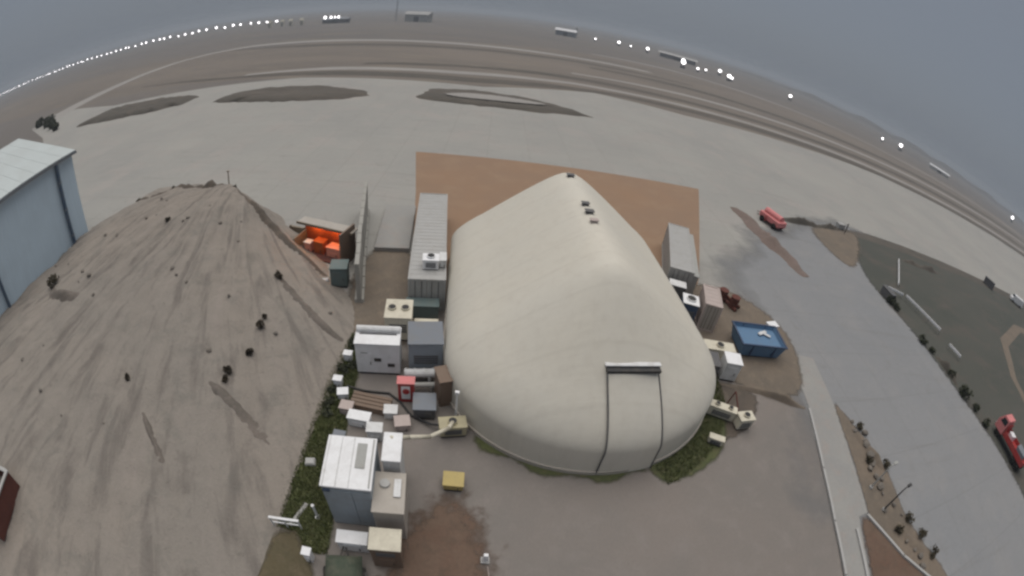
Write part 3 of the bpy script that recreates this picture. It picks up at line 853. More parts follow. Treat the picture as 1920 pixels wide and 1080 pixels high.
unit('crate', 'salmon crate standing inside the glowing open shelter', 'crate', local(SH, SR, 1.1, 0.3, 0.14), SR, 1.4, 0.9, 0.9, 'salmon', 'salmon', skid=False, door=(0.8, 0.4, 0))
unit('crate', 'pale crate at the open end of the glowing shelter', 'crate', local(SH, SR, -1.6, 0.1, 0.14), SR, 0.7, 0.6, 0.9, 'salmon', 'white', skid=False, door=(0.4, 0.4, 0))
unit('equipment_cabinet', 'teal grey cabinet standing in front of the glowing open shelter', 'cabinet', (-12.9, 26.9), 0.25, 1.3, 1.3, 1.7, 'teal', door=(0.9, 1.2, 0))
mb = MB(); mb.box((-17.4, 32.9, 0.5), (6.8, 0.22, 0.7), -0.075)
for i in range(5): mb.box((-20.5 + i * 1.55, 33.0 - i * 0.115 - 0.2, 0.55), (0.14, 0.14, 1.1))
tag(mb.build('timber_fence', 'timber'), 'low weathered timber barrier behind the glowing open shelter', 'barrier')
mb = MB(); mb.tube((-16.4, 26.2, 0.22), (-13.9, 26.7, 0.22), 0.17, 10)
mb.tube((-16.45, 26.19, 0.22), (-16.3, 26.22, 0.22), 0.21, 10); mb.tube((-14.0, 26.68, 0.22), (-13.85, 26.71, 0.22), 0.21, 10)
tag(mb.build('drain_pipe', 'white', smooth=False), 'short white pipe lying at the mound foot near the teal cabinet', 'pipe')

unit('generator', 'cream generator housing with twin roof fans at the end of the long pale container', 'generator', (-6.9, 22.6), 0.2, 1.7, 1.9, 1.95, 'cream', fan=2, louvre=(1.1, 0.7, 0, 1.1))
unit('pump_set', 'low cream pump set with dark openings beside the cream generator', 'pump', (-5.15, 22.9), 0.2, 1.5, 0.8, 0.9, 'cream', eyes=3)
mb = MB(); mb.box((-5.85, 24.75, 0.55), (2.2, 0.9, 1.05), 0.2); mb.box((-5.85, 24.75, 1.12), (2.3, 1.0, 0.08), 0.2)
tag(mb.build('storage_locker', 'teal', bevel=0.02), 'dark green grey locker against the end of the long pale container', 'locker')
unit('chiller', 'blue grey square chiller with plain top squeezed against the shelter', 'chiller', (-4.55, 20.1), 0.25, 2.0, 2.0, 2.5, 'blue_grey', 'slate', louvre=(1.4, 0.7, 0, 1.3))
e = unit('power_unit', 'big white power unit with ridged roof and dark vents facing the yard', 'generator', (-7.2, 19.2), 0.2, 2.6, 1.5, 2.45, 'white2', 'white2', eyes=3, door=(0.7, 1.5, -0.7))
mb = MB(); mb.tube((-1.3, 0.42, 2.55), (1.3, 0.42, 2.55), 0.22, 10); mb.build('exhaust_drum', 'white', e)
mb = MB(); mb.tube((-1.1, 0.1, 2.47), (1.1, 0.1, 2.47), 0.05, 6); mb.build('cable_conduit', 'dgrey', e)
mb = MB(); mb.tube((-5.4, 18.3, 0.75), (-3.7, 18.75, 0.75), 0.26, 12)
for q in (0.05, 0.35, 0.65, 0.95): mb.tube((-5.4 + 1.7 * q - 0.03, 18.3 + 0.45 * q, 0.75), (-5.4 + 1.7 * q + 0.03, 18.3 + 0.45 * q + 0.012, 0.75), 0.30, 12)
for q in (0.15, 0.85): mb.box((-5.4 + 1.7 * q, 18.3 + 0.45 * q, 0.3), (0.12, 0.5, 0.6))
tag(mb.build('air_duct', 'white'), 'ribbed white air duct running to the shelter beside the chiller', 'duct')
mb = MB(); mb.tube((-5.0, 17.65, 0.5), (-3.5, 18.05, 0.5), 0.16, 10); mb.box((-4.9, 17.65, 0.25), (0.1, 0.4, 0.5)); mb.box((-3.7, 18.0, 0.25), (0.1, 0.4, 0.5))
tag(mb.build('air_duct', 'grey'), 'thin grey pipe on stands in front of the white air duct', 'duct')
e = empty('hose_cabinet', (-4.95, 17.0, 0.03), 0.2, 'red framed fire hose cabinet with white front beside the brown crate', 'cabinet')
mb = MB(); mb.box((0, 0, 0.75), (0.9, 0.5, 1.5)); mb.build('casing', 'red', e, bevel=0.02)
mb = MB(); mb.box((-0.02, -0.265, 0.8), (0.5, 0.04, 1.0)); mb.build('door', 'white2', e, bevel=0.01)
mb = MB(); mb.tube((0, -0.30, 0.95), (0, -0.34, 0.95), 0.2, 14); mb.build('hose_reel', 'red', e)
mb = MB(); mb.box((0, 0, 1.53), (1.0, 0.6, 0.05)); mb.build('cover', 'pink', e)
mb = MB()
for i in range(4): mb.box((-6.75, 15.55 + i * 0.27, 0.45), (2.3, 0.22, 0.06), 0.0)
mb.box((-6.75, 15.95, 0.22), (2.2, 1.0, 0.42))
tag(mb.build('crate', 'brown', bevel=0.01), 'flat brown slatted crate in front of the big white power unit', 'crate')
unit('battery_box', 'dark grey squat box by the rounded tent corner', 'box', (-3.75, 16.3), 0.2, 1.2, 1.2, 0.9, 'dgrey', 'slate', louvre=(0.8, 0.3, 0, 0.5))
unit('junction_box', 'tiny white junction box on the grass left of the big white power unit', 'box', (-9.15, 17.0), 0.1, 0.5, 0.4, 0.6, 'white2', door=(0.3, 0.3, 0), skid=False)
unit('junction_box', 'tiny white junction box at the mound foot behind the big white power unit', 'box', (-9.3, 19.2), 0.1, 0.5, 0.4, 0.6, 'white2', door=(0.3, 0.3, 0), skid=False)
unit('blower', 'yellowish blower box at the rounded tent foot with duct on top', 'blower', (-2.0, 15.2), 0.3, 1.4, 0.75, 0.9, 'khaki', fan=1, louvre=(0.9, 0.4, 0, 0.5))
mb = MB()
pth = [(-4.3, 11.75, 3.3), (-3.6, 12.4, 2.75), (-2.8, 13.2, 2.0), (-2.1, 14.5, 1.25), (-2.0, 15.1, 1.05)]
mb.path(pth, 0.11, 8)
tag(mb.build('flexible_duct', 'cream', smooth=True), 'pale flexible duct sloping from white roofed plant room to yellowish blower', 'duct')
mb = MB(); mb.tube((-1.95, 15.95, 0), (-1.95, 15.95, 2.4), 0.05, 8); mb.box((-1.95, 15.95, 2.45), (0.22, 0.16, 0.16)); mb.tube((-1.95, 15.95, 0), (-1.95, 15.95, 0.08), 0.16, 10)
tag(mb.build('lamp_mast', 'white2'), 'short white lamp mast standing against the rounded tent corner', 'lamp')

for i, (x, y, sx, sy, sz, mt, lb) in enumerate((
        (-5.55, 21.75, 0.7, 0.5, 1.2, 'white2', 'slim white cabinet between blue grey chiller and cream generator'),
        (-8.3, 20.9, 0.9, 0.6, 0.8, 'pale', 'low pale box behind the big white power unit'),
        (-8.55, 16.2, 0.6, 0.5, 0.5, 'white2', 'small white crate at the grass edge left of the brown crate'),
        (-7.95, 15.2, 0.7, 0.6, 0.6, 'pink_beige', 'pinkish crate at the grass edge in front of the brown crate'),
        (-5.5, 15.6, 0.7, 0.6, 0.55, 'white', 'white crate right of the brown slatted crate'),
        (-4.7, 15.0, 0.8, 0.7, 0.5, 'pink_beige', 'flat pinkish crate on the asphalt near the dark squat box'),
        (-7.0, 14.6, 1.2, 0.6, 0.7, 'white2', 'long white crate in the gap behind the plant room'),
        (-5.9, 13.9, 0.8, 0.6, 0.9, 'white', 'white upright crate in the gap behind the plant room'),
        (-4.9, 13.3, 0.6, 0.6, 0.5, 'dgrey', 'dark small crate under the pale flexible duct'),
        (-7.6, 13.0, 0.6, 0.5, 0.8, 'slate', 'slate crate at the grass edge behind the plant room'))):
    unit('crate', lb, 'crate', (x, y), 0.2 + 0.15 * (i % 3 - 1), sx, sy, sz, mt, skid=False, door=(sx * 0.6, sz * 0.5, 0))
mb = MB(); mb.path([(-8.6, 17.0, 0.1), (-7.4, 16.9, 0.12), (-6.0, 17.1, 0.1), (-5.2, 16.6, 0.12), (-4.4, 15.8, 0.1), (-3.2, 15.3, 0.3), (-2.6, 15.2, 0.5)], 0.07, 6)
tag(mb.build('power_cable', 'dark'), 'thick dark cable running from white junction box to yellowish blower', 'cable')

# white roofed plant room with blue grey walls
e = empty('plant_room', (-5.62, 9.85, 0.03), 0.17, 'white roofed plant room with blue grey walls beside the grass strip', 'plant room')
PH = 3.45
mb = MB(); mb.box((0, 0, PH / 2), (2.1, 2.6, PH)); mb.build('wall', 'blue_pale', e, bevel=0.02)
mb = MB(); mb.box((0, 0, PH + 0.06), (2.2, 2.7, 0.10)); rf = mb.build('roof', 'white2', e, bevel=0.02)
mb = MB(); mb.box((0.5, 0.35, PH + 0.13), (0.42, 1.3, 0.05)); mb.build('roof_hatch', 'grey', rf, bevel=0.01)
mb = MB(); mb.box((0.98, 0, PH + 0.13), (0.05, 2.5, 0.05)); mb.build('roof_seam', 'grey', rf)
for k in range(3):
    mb = MB(); mb.box((-0.98 + 0.55 * k, 0, PH + 0.125), (0.04, 2.6, 0.03)); mb.build('roof_seam', 'white', rf)
for cx, w in ((-0.38, 1.2), (0.62, 0.75)):
    mb = MB(); mb.box((cx, -1.315, PH * 0.48), (w, 0.03, PH * 0.9)); mb.build('wall_panel', 'blue_pale', e, bevel=0.008)
mb = MB(); mb.box((-0.85, -1.35, PH - 0.2), (0.3, 0.1, 0.12)); mb.build('lamp', 'navy', e)
e = empty('plant_annex', (-4.1, 11.3, 0.03), 0.17, 'narrow white annex tucked behind the white roofed plant room', 'annex')
mb = MB(); mb.box((0, 0, 1.6), (0.75, 1.5, 3.2)); mb.build('wall', 'white', e, bevel=0.02)
mb = MB(); mb.box((0, 0, 3.25), (0.85, 1.6, 0.09)); mb.build('roof', 'white2', e, bevel=0.02)
mb = MB(); mb.box((0.0, -0.765, 1.2), (0.5, 0.03, 1.9)); mb.build('door', 'grey', e)
# stepped beige boxes
e = unit('water_tank', 'beige square water tank standing between plant room and asphalt yard', 'tank', (-3.78, 9.3), 0.17, 1.3, 2.0, 2.7, 'beige', 'beige', skid=False, door=(0.6, 1.0, 0))
mb = MB(); mb.tube((-0.2, 0.4, 2.7), (-0.2, 0.4, 2.82), 0.22, 14); mb.build('manhole_cover', 'pale', e)
mb = MB(); mb.box((0.35, 0.2, 2.77), (0.3, 0.9, 0.05)); mb.build('roof_plate', 'white', e)
unit('transformer_box', 'cream topped box with brown front standing before the beige water tank', 'transformer', (-3.55, 7.3), 0.17, 1.28, 1.0, 2.1, 'brown', 'cream', skid=False, louvre=(0.8, 0.4, 0, 1.55), frontmat='brown', door=(0.7, 0.9, 0))
unit('cable_cabinet', 'low white cabinet at the foot of the white roofed plant room', 'cabinet', (-5.2, 7.45), 0.17, 1.35, 0.6, 1.0, 'white2', door=(0.8, 0.7, 0), skid=False)
e = empty('covered_trailer', (-5.2, 5.8, 0.03), 0.25, 'small trailer under dark green canvas near the low white cabinet', 'trailer')
mb = MB(); mb.box((0, 0, 0.55), (1.5, 1.5, 0.25)); mb.build('chassis', 'dark', e)
mb = MB()
vs, fs = [], []
N = 9
for i in range(N):
    for j in range(N):
        u, v = i / (N - 1) * 2 - 1, j / (N - 1) * 2 - 1
        vs.append((u * 0.82, v * 0.82, 0.62 + 0.55 * (1 - u ** 4) * (1 - v ** 4) * rnd.uniform(0.82, 1.08)))
for i in range(N - 1):
    for j in range(N - 1): fs.append((i * N + j, (i + 1) * N + j, (i + 1) * N + j + 1, i * N + j + 1))
mb.add(vs, fs).build('canvas_cover', 'canvas', e, smooth=True)
for sx in (-1, 1):
    mb = MB(); mb.tube((sx * 0.72, 0, 0.32), (sx * 0.92, 0, 0.32), 0.32, 16); w = mb.build('wheel', 'tyre', e)
    mb = MB(); mb.tube((sx * 0.90, 0, 0.32), (sx * 0.93, 0, 0.32), 0.16, 12); mb.build('rim', 'pale', w)
mb = MB(); mb.path([(-0.2, 0.75, 0.5), (0, 1.5, 0.45)], 0.04, 6); mb.path([(0.2, 0.75, 0.5), (0, 1.5, 0.45)], 0.04, 6); mb.build('drawbar', 'dark', e)
unit('meter_box', 'small white upright meter box on the olive dirt', 'box', (-7.0, 6.15), 0.1, 0.36, 0.36, 0.95, 'white2', skid=False, door=(0.24, 0.5, 0))
e = empty('hand_rail', (-8.55, 7.35, 0.03), 0.2, 'short white hand rail where grass strip meets olive dirt', 'railing')
mb = MB(); mb.box((0, 0, 0.9), (1.5, 0.12, 0.1)); mb.build('top_rail', 'white2', e)
mb = MB(); mb.box((0, 0, 0.45), (1.5, 0.06, 0.06)); mb.build('mid_rail', 'white2', e)
for q in (-0.7, 0, 0.7):
    mb = MB(); mb.box((q, 0, 0.43), (0.07, 0.07, 0.86)); mb.build('post', 'white', e)
mb = MB(); mb.tube((-7.35, 8.4, 0), (-7.35, 8.4, 1.15), 0.06, 8); mb.tube((-7.35, 8.4, 0), (-7.35, 8.4, 0.06), 0.14, 8); mb.tube((-7.35, 8.4, 1.15), (-7.35, 8.4, 1.22), 0.085, 8)
tag(mb.build('bollard', 'white2'), 'slim white bollard on the grass strip beside the plant room', 'bollard')
mb = MB(); mb.box((-8.75, 11.3, 0.12), (0.6, 0.5, 0.2), 0.3, 0.85); mb.box((-8.75, 11.3, 0.24), (0.42, 0.36, 0.06), 0.3)
tag(mb.build('manhole_block', 'pale', bevel=0.015), 'pale concrete manhole block sunk in the grass strip', 'manhole')
unit('tool_chest', 'yellow tool chest alone on the asphalt near the tent foot', 'chest', (-1.4, 11.9), 0.1, 0.95, 0.8, 0.6, 'yellow', 'yellow', door=(0.6, 0.3, 0))
e = empty('traffic_marker', (0.62, 8.0, 0.03), 0.1, 'small white marker block on the asphalt beside the reddish mud', 'marker')
mb = MB(); mb.box((0, 0, 0.06), (0.4, 0.34, 0.12)); mb.build('base', 'pale', e, bevel=0.015)
mb = MB(); mb.box((0, 0, 0.45), (0.26, 0.2, 0.66), taper=0.8); mb.build('body', 'white2', e, bevel=0.02)
mb = MB(); mb.tube((0.12, -0.3, 0.03), (0.24, -1.2, 0.03), 0.02, 6); mb.build('cable', 'pink_beige', e)

# right of the tent
e = container('shipping_container', 'pale container with grey side strip, right of the fabric shelter', 'container', (14.7, 36.9), -0.2, 9.4, 2.2, 2.6, 'pale', 'pale')
mb = MB(); mb.box((15.95, 36.4, 1.15), (0.5, 8.6, 2.2), -0.2); mb.box((15.95, 36.4, 2.28), (0.62, 8.7, 0.07), -0.2)
tag(mb.build('cable_tray', 'grey', bevel=0.02), 'long narrow grey locker along the right container side', 'locker')
unit('chiller', 'white and navy chiller wedged between shelter and pinkish beige cabin', 'chiller', (13.9, 28.9), -0.2, 1.3, 1.4, 2.0, 'navy', 'white2', fan=1, louvre=(0.9, 0.6, 0, 1.1))
unit('chiller', 'small white chiller beside the shelter at the end of the right container', 'chiller', (13.3, 31.2), -0.2, 1.4, 0.9, 1.9, 'dgrey', 'white', louvre=(0.9, 0.6, 0, 1.0))
e = container('cabin', 'pinkish beige cabin with dark left side near the blue skip', 'cabin', (15.75, 29.2), -0.2, 3.0, 1.5, 2.5, 'pink_beige', 'pink_beige', 'beige')
for i, (x, y) in enumerate(((18.6, 32.8), (19.5, 31.9))):
    e = empty('oil_drum', (x, y, 0.05), i, 'rusty dark red oil drum standing on dirt beyond the pinkish cabin', 'drum', 'rusty oil drums')
    mb = MB(); mb.tube((0, 0, 0), (0, 0, 1.1), 0.42, 16); mb.build('body', 'rust', e)
    for z in (0.04, 0.38, 0.74, 1.09):
        mb = MB(); mb.tube((0, 0, z - 0.025), (0, 0, z + 0.025), 0.45, 16); mb.build('hoop', 'rust', e)
mb = MB(); mb.tube((18.3, 34.2, 0.2), (19.6, 31.2, 0.2), 0.18, 8); mb.tube((18.7, 34.4, 0.2), (20.2, 31.8, 0.2), 0.15, 8); mb.tube((18.6, 34.0, 0.5), (19.8, 31.5, 0.48), 0.14, 8)
tag(mb.build('pipe_pile', 'rust'), 'pile of dark rusty pipes beside the oil drums', 'pipes')
# blue skip
e = empty('skip', (19.8, 26.4, 0.05), 0.03, 'open dark blue skip holding bluish water beside the dirt patch', 'skip')
def skip_body():
    q = MB(); bx, by, tx, ty, h = 2.0, 1.25, 2.35, 1.5, 1.45
    vs = [(-bx, -by, 0.1), (bx, -by, 0.1), (bx, by, 0.1), (-bx, by, 0.1), (-tx, -ty, h), (tx, -ty, h), (tx, ty, h), (-tx, ty, h)]
    d = 0.1
    vs += [(-bx + d, -by + d, 0.2), (bx - d, -by + d, 0.2), (bx - d, by - d, 0.2), (-bx + d, by - d, 0.2), (-tx + d, -ty + d, h), (tx - d, -ty + d, h), (tx - d, ty - d, h), (-tx + d, ty - d, h)]
    fs = [(3, 2, 1, 0)] + [(i, (i + 1) % 4, 4 + (i + 1) % 4, 4 + i) for i in range(4)] + [(4 + i, 4 + (i + 1) % 4, 12 + (i + 1) % 4, 12 + i) for i in range(4)] + [(12 + i, 12 + (i + 1) % 4, 8 + (i + 1) % 4, 8 + i) for i in range(4)] + [(8, 9, 10, 11)]
    q.add(vs, fs); return q
e.scale = (0.92, 0.92, 0.9)
skip_body().build('tub', 'blue', e)
for i, (c, d) in enumerate((((0, -1.5, 1.47), (4.9, 0.16, 0.12)), ((0, 1.5, 1.47), (4.9, 0.16, 0.12)), ((-2.37, 0, 1.47), (0.16, 2.84, 0.12)), ((2.37, 0, 1.47), (0.16, 2.84, 0.12)))):
    mb = MB(); mb.box(c, d); mb.build('rim', 'navy', e, bevel=0.02)
mb = MB(); mb.add([(-2.17, -1.34, 1.15), (2.17, -1.34, 1.15), (2.17, 1.34, 1.15), (-2.17, 1.34, 1.15)], [(0, 1, 2, 3)]); mb.build('tarpaulin', 'blue', e)
for sx in (-1, 1):
    for sy in (-1, 1):
        mb = MB(); mb.box((sx * 1.2, sy * 1.42, 0.85), (0.12, 0.12, 1.2)); mb.build('side_rib', 'navy', e)
mb = MB()
for k in range(1): mb.box((20.4 + rnd.uniform(-0.4, 0.5), 26.9 + rnd.uniform(-0.3, 0.3), 1.24), (rnd.uniform(0.2, 0.45), 0.12, 0.07), rnd.uniform(0, 3))
mb.box((20.3, 26.95, 1.22), (1.0, 0.3, 0.08), 0.5); mb.box((20.6, 26.8, 1.21), (0.9, 0.25, 0.08), -0.6)
tag(mb.build('foam_scraps', 'white'), 'pale scraps of foam lying in the blue skip', 'scraps')
unit('crate', 'white box standing behind the far corner of the blue skip', 'box', (22.4, 28.9), 0.3, 1.1, 0.7, 0.9, 'white2', skid=False, door=(0.6, 0.5, 0))
unit('pump_set', 'cream pump housing with a dark round port between shelter and skip', 'pump', (15.6, 24.7), -0.05, 2.5, 1.0, 1.1, 'cream', fan=1)
unit('battery_box', 'dark grey box squeezed between the white cube cabinet and shelter', 'box', (14.55, 22.9), -0.1, 0.75, 1.5, 1.3, 'dgrey', 'dgrey', louvre=(0.5, 0.6, 0, 0.7))
unit('cube_cabinet', 'white cube cabinet with dark gap on its left, on the dirt', 'cabinet', (15.9, 22.7), -0.1, 1.25, 1.2, 1.7, 'white', 'white2', door=(0.8, 1.1, 0))
unit('air_conditioner', 'long cream air conditioner at the right tent foot', 'air conditioner', (14.3, 18.7), -0.35, 1.9, 0.55, 0.95, 'cream', fan=2, louvre=(1.3, 0.4, 0, 0.5))
unit('air_conditioner', 'square cream air conditioner at the asphalt edge by the long one', 'air conditioner', (15.8, 17.95), 0.15, 1.15, 0.75, 1.0, 'cream', fan=1, louvre=(0.8, 0.5, 0, 0.5))
unit('air_conditioner', 'small cream air conditioner in the grass crescent at the tent', 'air conditioner', (13.4, 16.4), -0.35, 1.0, 0.4, 0.6, 'cream', louvre=(0.7, 0.3, 0, 0.3))
mb = MB(); mb.tube((15.6, 18.5, 0.5), (15.2, 19.6, 1.5), 0.05, 6); mb.tube((15.2, 19.6, 1.5), (15.1, 19.7, 0.05), 0.05, 6)
tag(mb.build('refrigerant_pipe', 'rust'), 'thin rusty pipe loop behind the square cream air conditioner', 'pipe')

# ------------------------------------------------------------------ blue hall on the left
HX0, HX1, HY0, HY1, HE, HR = -46.5, -80.0, -30.0, 26.9, 10.4, 12.6
hall = empty('aircraft_hall', (HX0, HY1, 0), 0, 'long light blue clad hall with pale sheet roof beside the earth mound', 'hall')
def hp(x, y, z): return (x - HX0, y - HY1, z)
mb = MB()
corr_n = 60
for i in range(corr_n):
    y0 = HY0 + (HY1 - HY0) * i / corr_n; y1 = HY0 + (HY1 - HY0) * (i + 0.82) / corr_n; y2 = HY0 + (HY1 - HY0) * (i + 1) / corr_n
    mb.quad(hp(HX0, y0, 0), hp(HX0, y1, 0), hp(HX0, y1, HE), hp(HX0, y0, HE))
    mb.quad(hp(HX0, y1, 0), hp(HX0 - 0.015, (y1 + y2) / 2, 0), hp(HX0 - 0.015, (y1 + y2) / 2, HE), hp(HX0, y1, HE))
    mb.quad(hp(HX0 - 0.015, (y1 + y2) / 2, 0), hp(HX0, y2, 0), hp(HX0, y2, HE), hp(HX0 - 0.015, (y1 + y2) / 2, HE))
mb.build('side_wall', 'hall_blue', hall)
xm = (HX0 + HX1) / 2
for y in (HY0, HY1):
    mb = MB(); mb.add([hp(HX0, y, 0), hp(HX1, y, 0), hp(HX1, y, HE), hp(xm, y, HR), hp(HX0, y, HE)], [(0, 1, 2, 3, 4)]); mb.build('gable_wall', 'hall_blue', hall)
mb = MB(); mb.quad(hp(HX1, HY0, 0), hp(HX1, HY1, 0), hp(HX1, HY1, HE), hp(HX1, HY0, HE)); mb.build('side_wall', 'hall_blue', hall)
for (xa, xb) in ((HX0 + 0.5, xm), (HX1 - 0.5, xm)):
    n = 29
    for i in range(n):
        ya = HY0 - 0.4 + (HY1 - HY0 + 0.8) * i / n; yb = HY0 - 0.4 + (HY1 - HY0 + 0.8) * (i + 1) / n - 0.03
        mb = MB(); za, zb = HE - 0.05, HR + 0.05
        mb.add([hp(xa, ya, za), hp(xa, yb, za), hp(xb, yb, zb), hp(xb, ya, zb), hp(xa, ya, za + 0.08), hp(xa, yb, za + 0.08), hp(xb, yb, zb + 0.08), hp(xb, ya, zb + 0.08)],
               [(3, 2, 1, 0), (4, 5, 6, 7), (0, 1, 5, 4), (1, 2, 6, 5), (2, 3, 7, 6), (3, 0, 4, 7)])
        mb.build('roof_sheet', 'hall_roof', hall)
mb = MB(); mb.box(hp(HX0 + 0.45, (HY0 + HY1) / 2, HE - 0.22), (0.28, HY1 - HY0 + 0.9, 0.26)); mb.build('gutter', 'slate', hall)
mb = MB(); mb.tube(hp(HX0 + 0.3, 24.3, 0.1), hp(HX0 + 0.3, 24.3, HE - 0.4), 0.24, 12)
dp = mb.build('downpipe', 'pipe_blue', hall)
for z in (2.0, 5.0, 8.0):
    mb = MB(); mb.tube(hp(HX0 + 0.3, 24.3, z - 0.06), hp(HX0 + 0.3, 24.3, z + 0.06), 0.29, 12); mb.build('bracket', 'slate', dp)
for y in (13.0, 2.0):
    mb = MB(); mb.tube(hp(HX0 + 0.3, y, 0.1), hp(HX0 + 0.3, y, HE - 0.4), 0.2, 10); mb.build('downpipe', 'pipe_blue', hall)
# brown open skip at the left
e = empty('open_skip', (-26.3, -1.4, 0.95), 0.25, 'dark brown open bin with pale rim on the earth mound', 'skip')
sb = MB(); sb.box((0, 0, 0.15), (2.0, 4.0, 0.2)); sb.build('floor', 'rust', e)
for c, d in (((-1, 0, 0.85), (0.12, 4.0, 1.5)), ((1, 0, 0.85), (0.12, 4.0, 1.5)), ((0, 1.94, 0.85), (1.86, 0.12, 1.5)), ((0, -1.94, 0.85), (1.86, 0.12, 1.5))):
    sb = MB(); sb.box(c, d); sb.build('side', 'rust', e)
for c, d in (((-1.02, 0, 1.66), (0.26, 4.1, 0.1)), ((1.02, 0, 1.66), (0.26, 4.1, 0.1)), ((0, 1.96, 1.66), (1.76, 0.26, 0.1)), ((0, -1.96, 1.66), (1.76, 0.26, 0.1))):
    sb = MB(); sb.box(c, d); sb.build('rim', 'pale', e)

# ------------------------------------------------------------------ lamps and things along the road
def lamp_post(loc, rz, label, mat):
    e = empty('lamp_post', (loc[0], loc[1], 0.05), rz, label, 'lamp post', 'lamp posts on the median')
    q = MB(); q.tube((0, 0, 0), (0, 0, 0.15), 0.16, 10); q.build('base', 'pale', e)
    q = MB(); q.tube((0, 0, 0), (0, 0, 2.2), 0.075, 8, 0.055); q.build('pole', mat, e)
    q = MB(); q.path([(0, 0, 2.2), (0.15, 0, 2.38), (0.55, 0, 2.42)], 0.05, 8); q.build('arm', mat, e)
    q = MB(); q.box((0.75, 0, 2.42), (0.5, 0.24, 0.12)); h = q.build('lamp_head', mat, e, bevel=0.02)
    q = MB(); q.box((0.75, 0, 2.35), (0.38, 0.18, 0.03)); q.build('lens', 'white', h)
lamp_post((25.9, 12.3), 0.25, 'grey lamp post with arm over the road, on the dirt median', 'grey')
lamp_post((26.4, 10.3), 0.25, 'black lamp post with arm over the road, on the dirt median', 'dark')

rock_src = []
for k in range(4):
    bm = bmesh.new(); bmesh.ops.create_icosphere(bm, subdivisions=2, radius=0.5)
    for v in bm.verts:
        v.co *= rnd.uniform(0.78, 1.1); v.co.z *= 0.62
    me = bpy.data.meshes.new('rock'); bm.to_mesh(me); bm.free(); me.materials.append(M['rock']); rock_src.append(me)
def rock(x, y, s, label, group):
    o = bpy.data.objects.new('rock', rnd.choice(rock_src)); C.objects.link(o)
    o.location = (x, y, 0.05 + s * 0.2); o.scale = (s, s * rnd.uniform(0.7, 1.2), s); o.rotation_euler.z = rnd.uniform(0, 6)
    tag(o, label, 'rock', group)
for k in range(22):
    q = k / 21
    x = 27.0 + 2.2 * max(0, (q - 0.55)) * 2 + rnd.uniform(-0.9, 0.9); y = 18.6 - 14 * q + rnd.uniform(-0.4, 0.4)
    rock(x, y, rnd.uniform(0.3, 0.8), 'rough brown rock lying on the dirt median beside the road', 'rocks on the median')

for k in range(34):
    an = rnd.uniform(-2.6, -0.35); r_ = rnd.uniform(4, 30)
    x, y = -27.5 + r_ * math.cos(an), 33 + r_ * math.sin(an)
    if x < -45 or x > -10.5 or y < 1: continue
    s_ = rnd.uniform(0.18, 0.5)
    o = bpy.data.objects.new('rock', rnd.choice(rock_src)); C.objects.link(o)
    o.location = (x, y, on_mound(x, y) + 0.03 + s_ * 0.15); o.scale = (s_, s_ * rnd.uniform(0.7, 1.2), s_); o.rotation_euler.z = rnd.uniform(0, 6)
    tag(o, 'small brown stone half sunk in the earth mound slope', 'rock', 'stones on the earth mound')

def bush(name, loc, rx, ry, rz_, n, mat, label, cat, group=None, leaf=0.16, seed=0, stem=True):
    r = random.Random(seed * 13 + 5)
    e = empty(name, (loc[0], loc[1], loc[2] if len(loc) > 2 else 0.04), r.uniform(0, 6), label, cat, group)
    vs, fs = [], []
    cl = [(r.uniform(-.55, .55), r.uniform(-.55, .55), r.uniform(0.3, 0.8)) for _ in range(7)]
    for i in range(n):
        c = cl[i % 7]
        d = Vector((r.gauss(0, 1), r.gauss(0, 1), r.gauss(0, 1))).normalized() * (r.random() ** 0.5) * 0.45
        p = Vector(((c[0] + d.x) * rx, (c[1] + d.y) * ry, max(0.03, (c[2] + d.z) * rz_)))
        a = Vector((r.uniform(-1, 1), r.uniform(-1, 1), r.uniform(-1, 1))).normalized() * leaf * r.uniform(0.6, 1.3)
        b2 = a.cross(Vector((r.uniform(-1, 1), r.uniform(-1, 1), r.uniform(-1, 1)))).normalized() * leaf * 0.5
        o = len(vs); vs += [p - a, p + b2, p + a, p - b2]; fs.append((o, o + 1, o + 2, o + 3))
    mb = MB(); mb.add(vs, fs); mb.build('crown', mat, e)
    if stem:
        mb = MB()
        for c in cl[:5]: mb.tube((0, 0, 0), (c[0] * rx * 0.8, c[1] * ry * 0.8, c[2] * rz_ * 0.8), 0.04 * max(rx, 0.5), 5, 0.015)
        mb.build('stem', 'bark', e)
    return e
def bushes(name, spots, mat, label, cat, group, leaf, n):
    for i, (x, y, s) in enumerate(spots):
        bush(name, (x, y, 0.04 + (on_mound(x, y) if x < -9 and y < 36 else 0)), s, s * 0.9, s * 0.9, n, mat, label, cat, group, leaf * max(0.6, s), i + hash(name) % 1 + int(x * 7) % 50)
bushes('shrub', [(-15.3, 18.9, 0.38), (-15.1, 16.8, 0.3), (-15.4, 14.7, 0.36), (-15.2, 14.0, 0.24), (-21.8, 11.4, 0.26), (-16.5, 23.9, 0.4), (-15.5, 19.8, 0.2), (-29.5, 25.8, 0.36)], 'leaf_scrub',
       'small dark scrub plant growing alone on the earth mound slope', 'shrub', 'scrub plants on the earth mound', 0.22, 160)
bushes('shrub', [(48.9, 31.4, 0.9), (49.6, 29.6, 0.7), (50.3, 25.3, 0.8), (50.4, 22.2, 1.3), (51.4, 19.7, 0.8), (51.5, 17.4, 0.9), (48.3, 39.3, 1.0), (48.6, 37.9, 0.8)], 'leaf_dark',
       'dark bushy shrub on the edge of the road and dark grass', 'shrub', 'shrubs along the far road edge', 0.2, 260)
bushes('shrub', [(27.6, 17.9, 0.5), (28.6, 14.0, 0.55), (26.9, 14.6, 0.45), (28.9, 9.1, 0.6), (27.2, 8.4, 0.5), (29.8, 7.4, 0.6), (30.4, 5.6, 0.6)], 'leaf_dry',
       'dry brown scrub growing on the dirt median', 'shrub', 'scrub on the median', 0.2, 170)
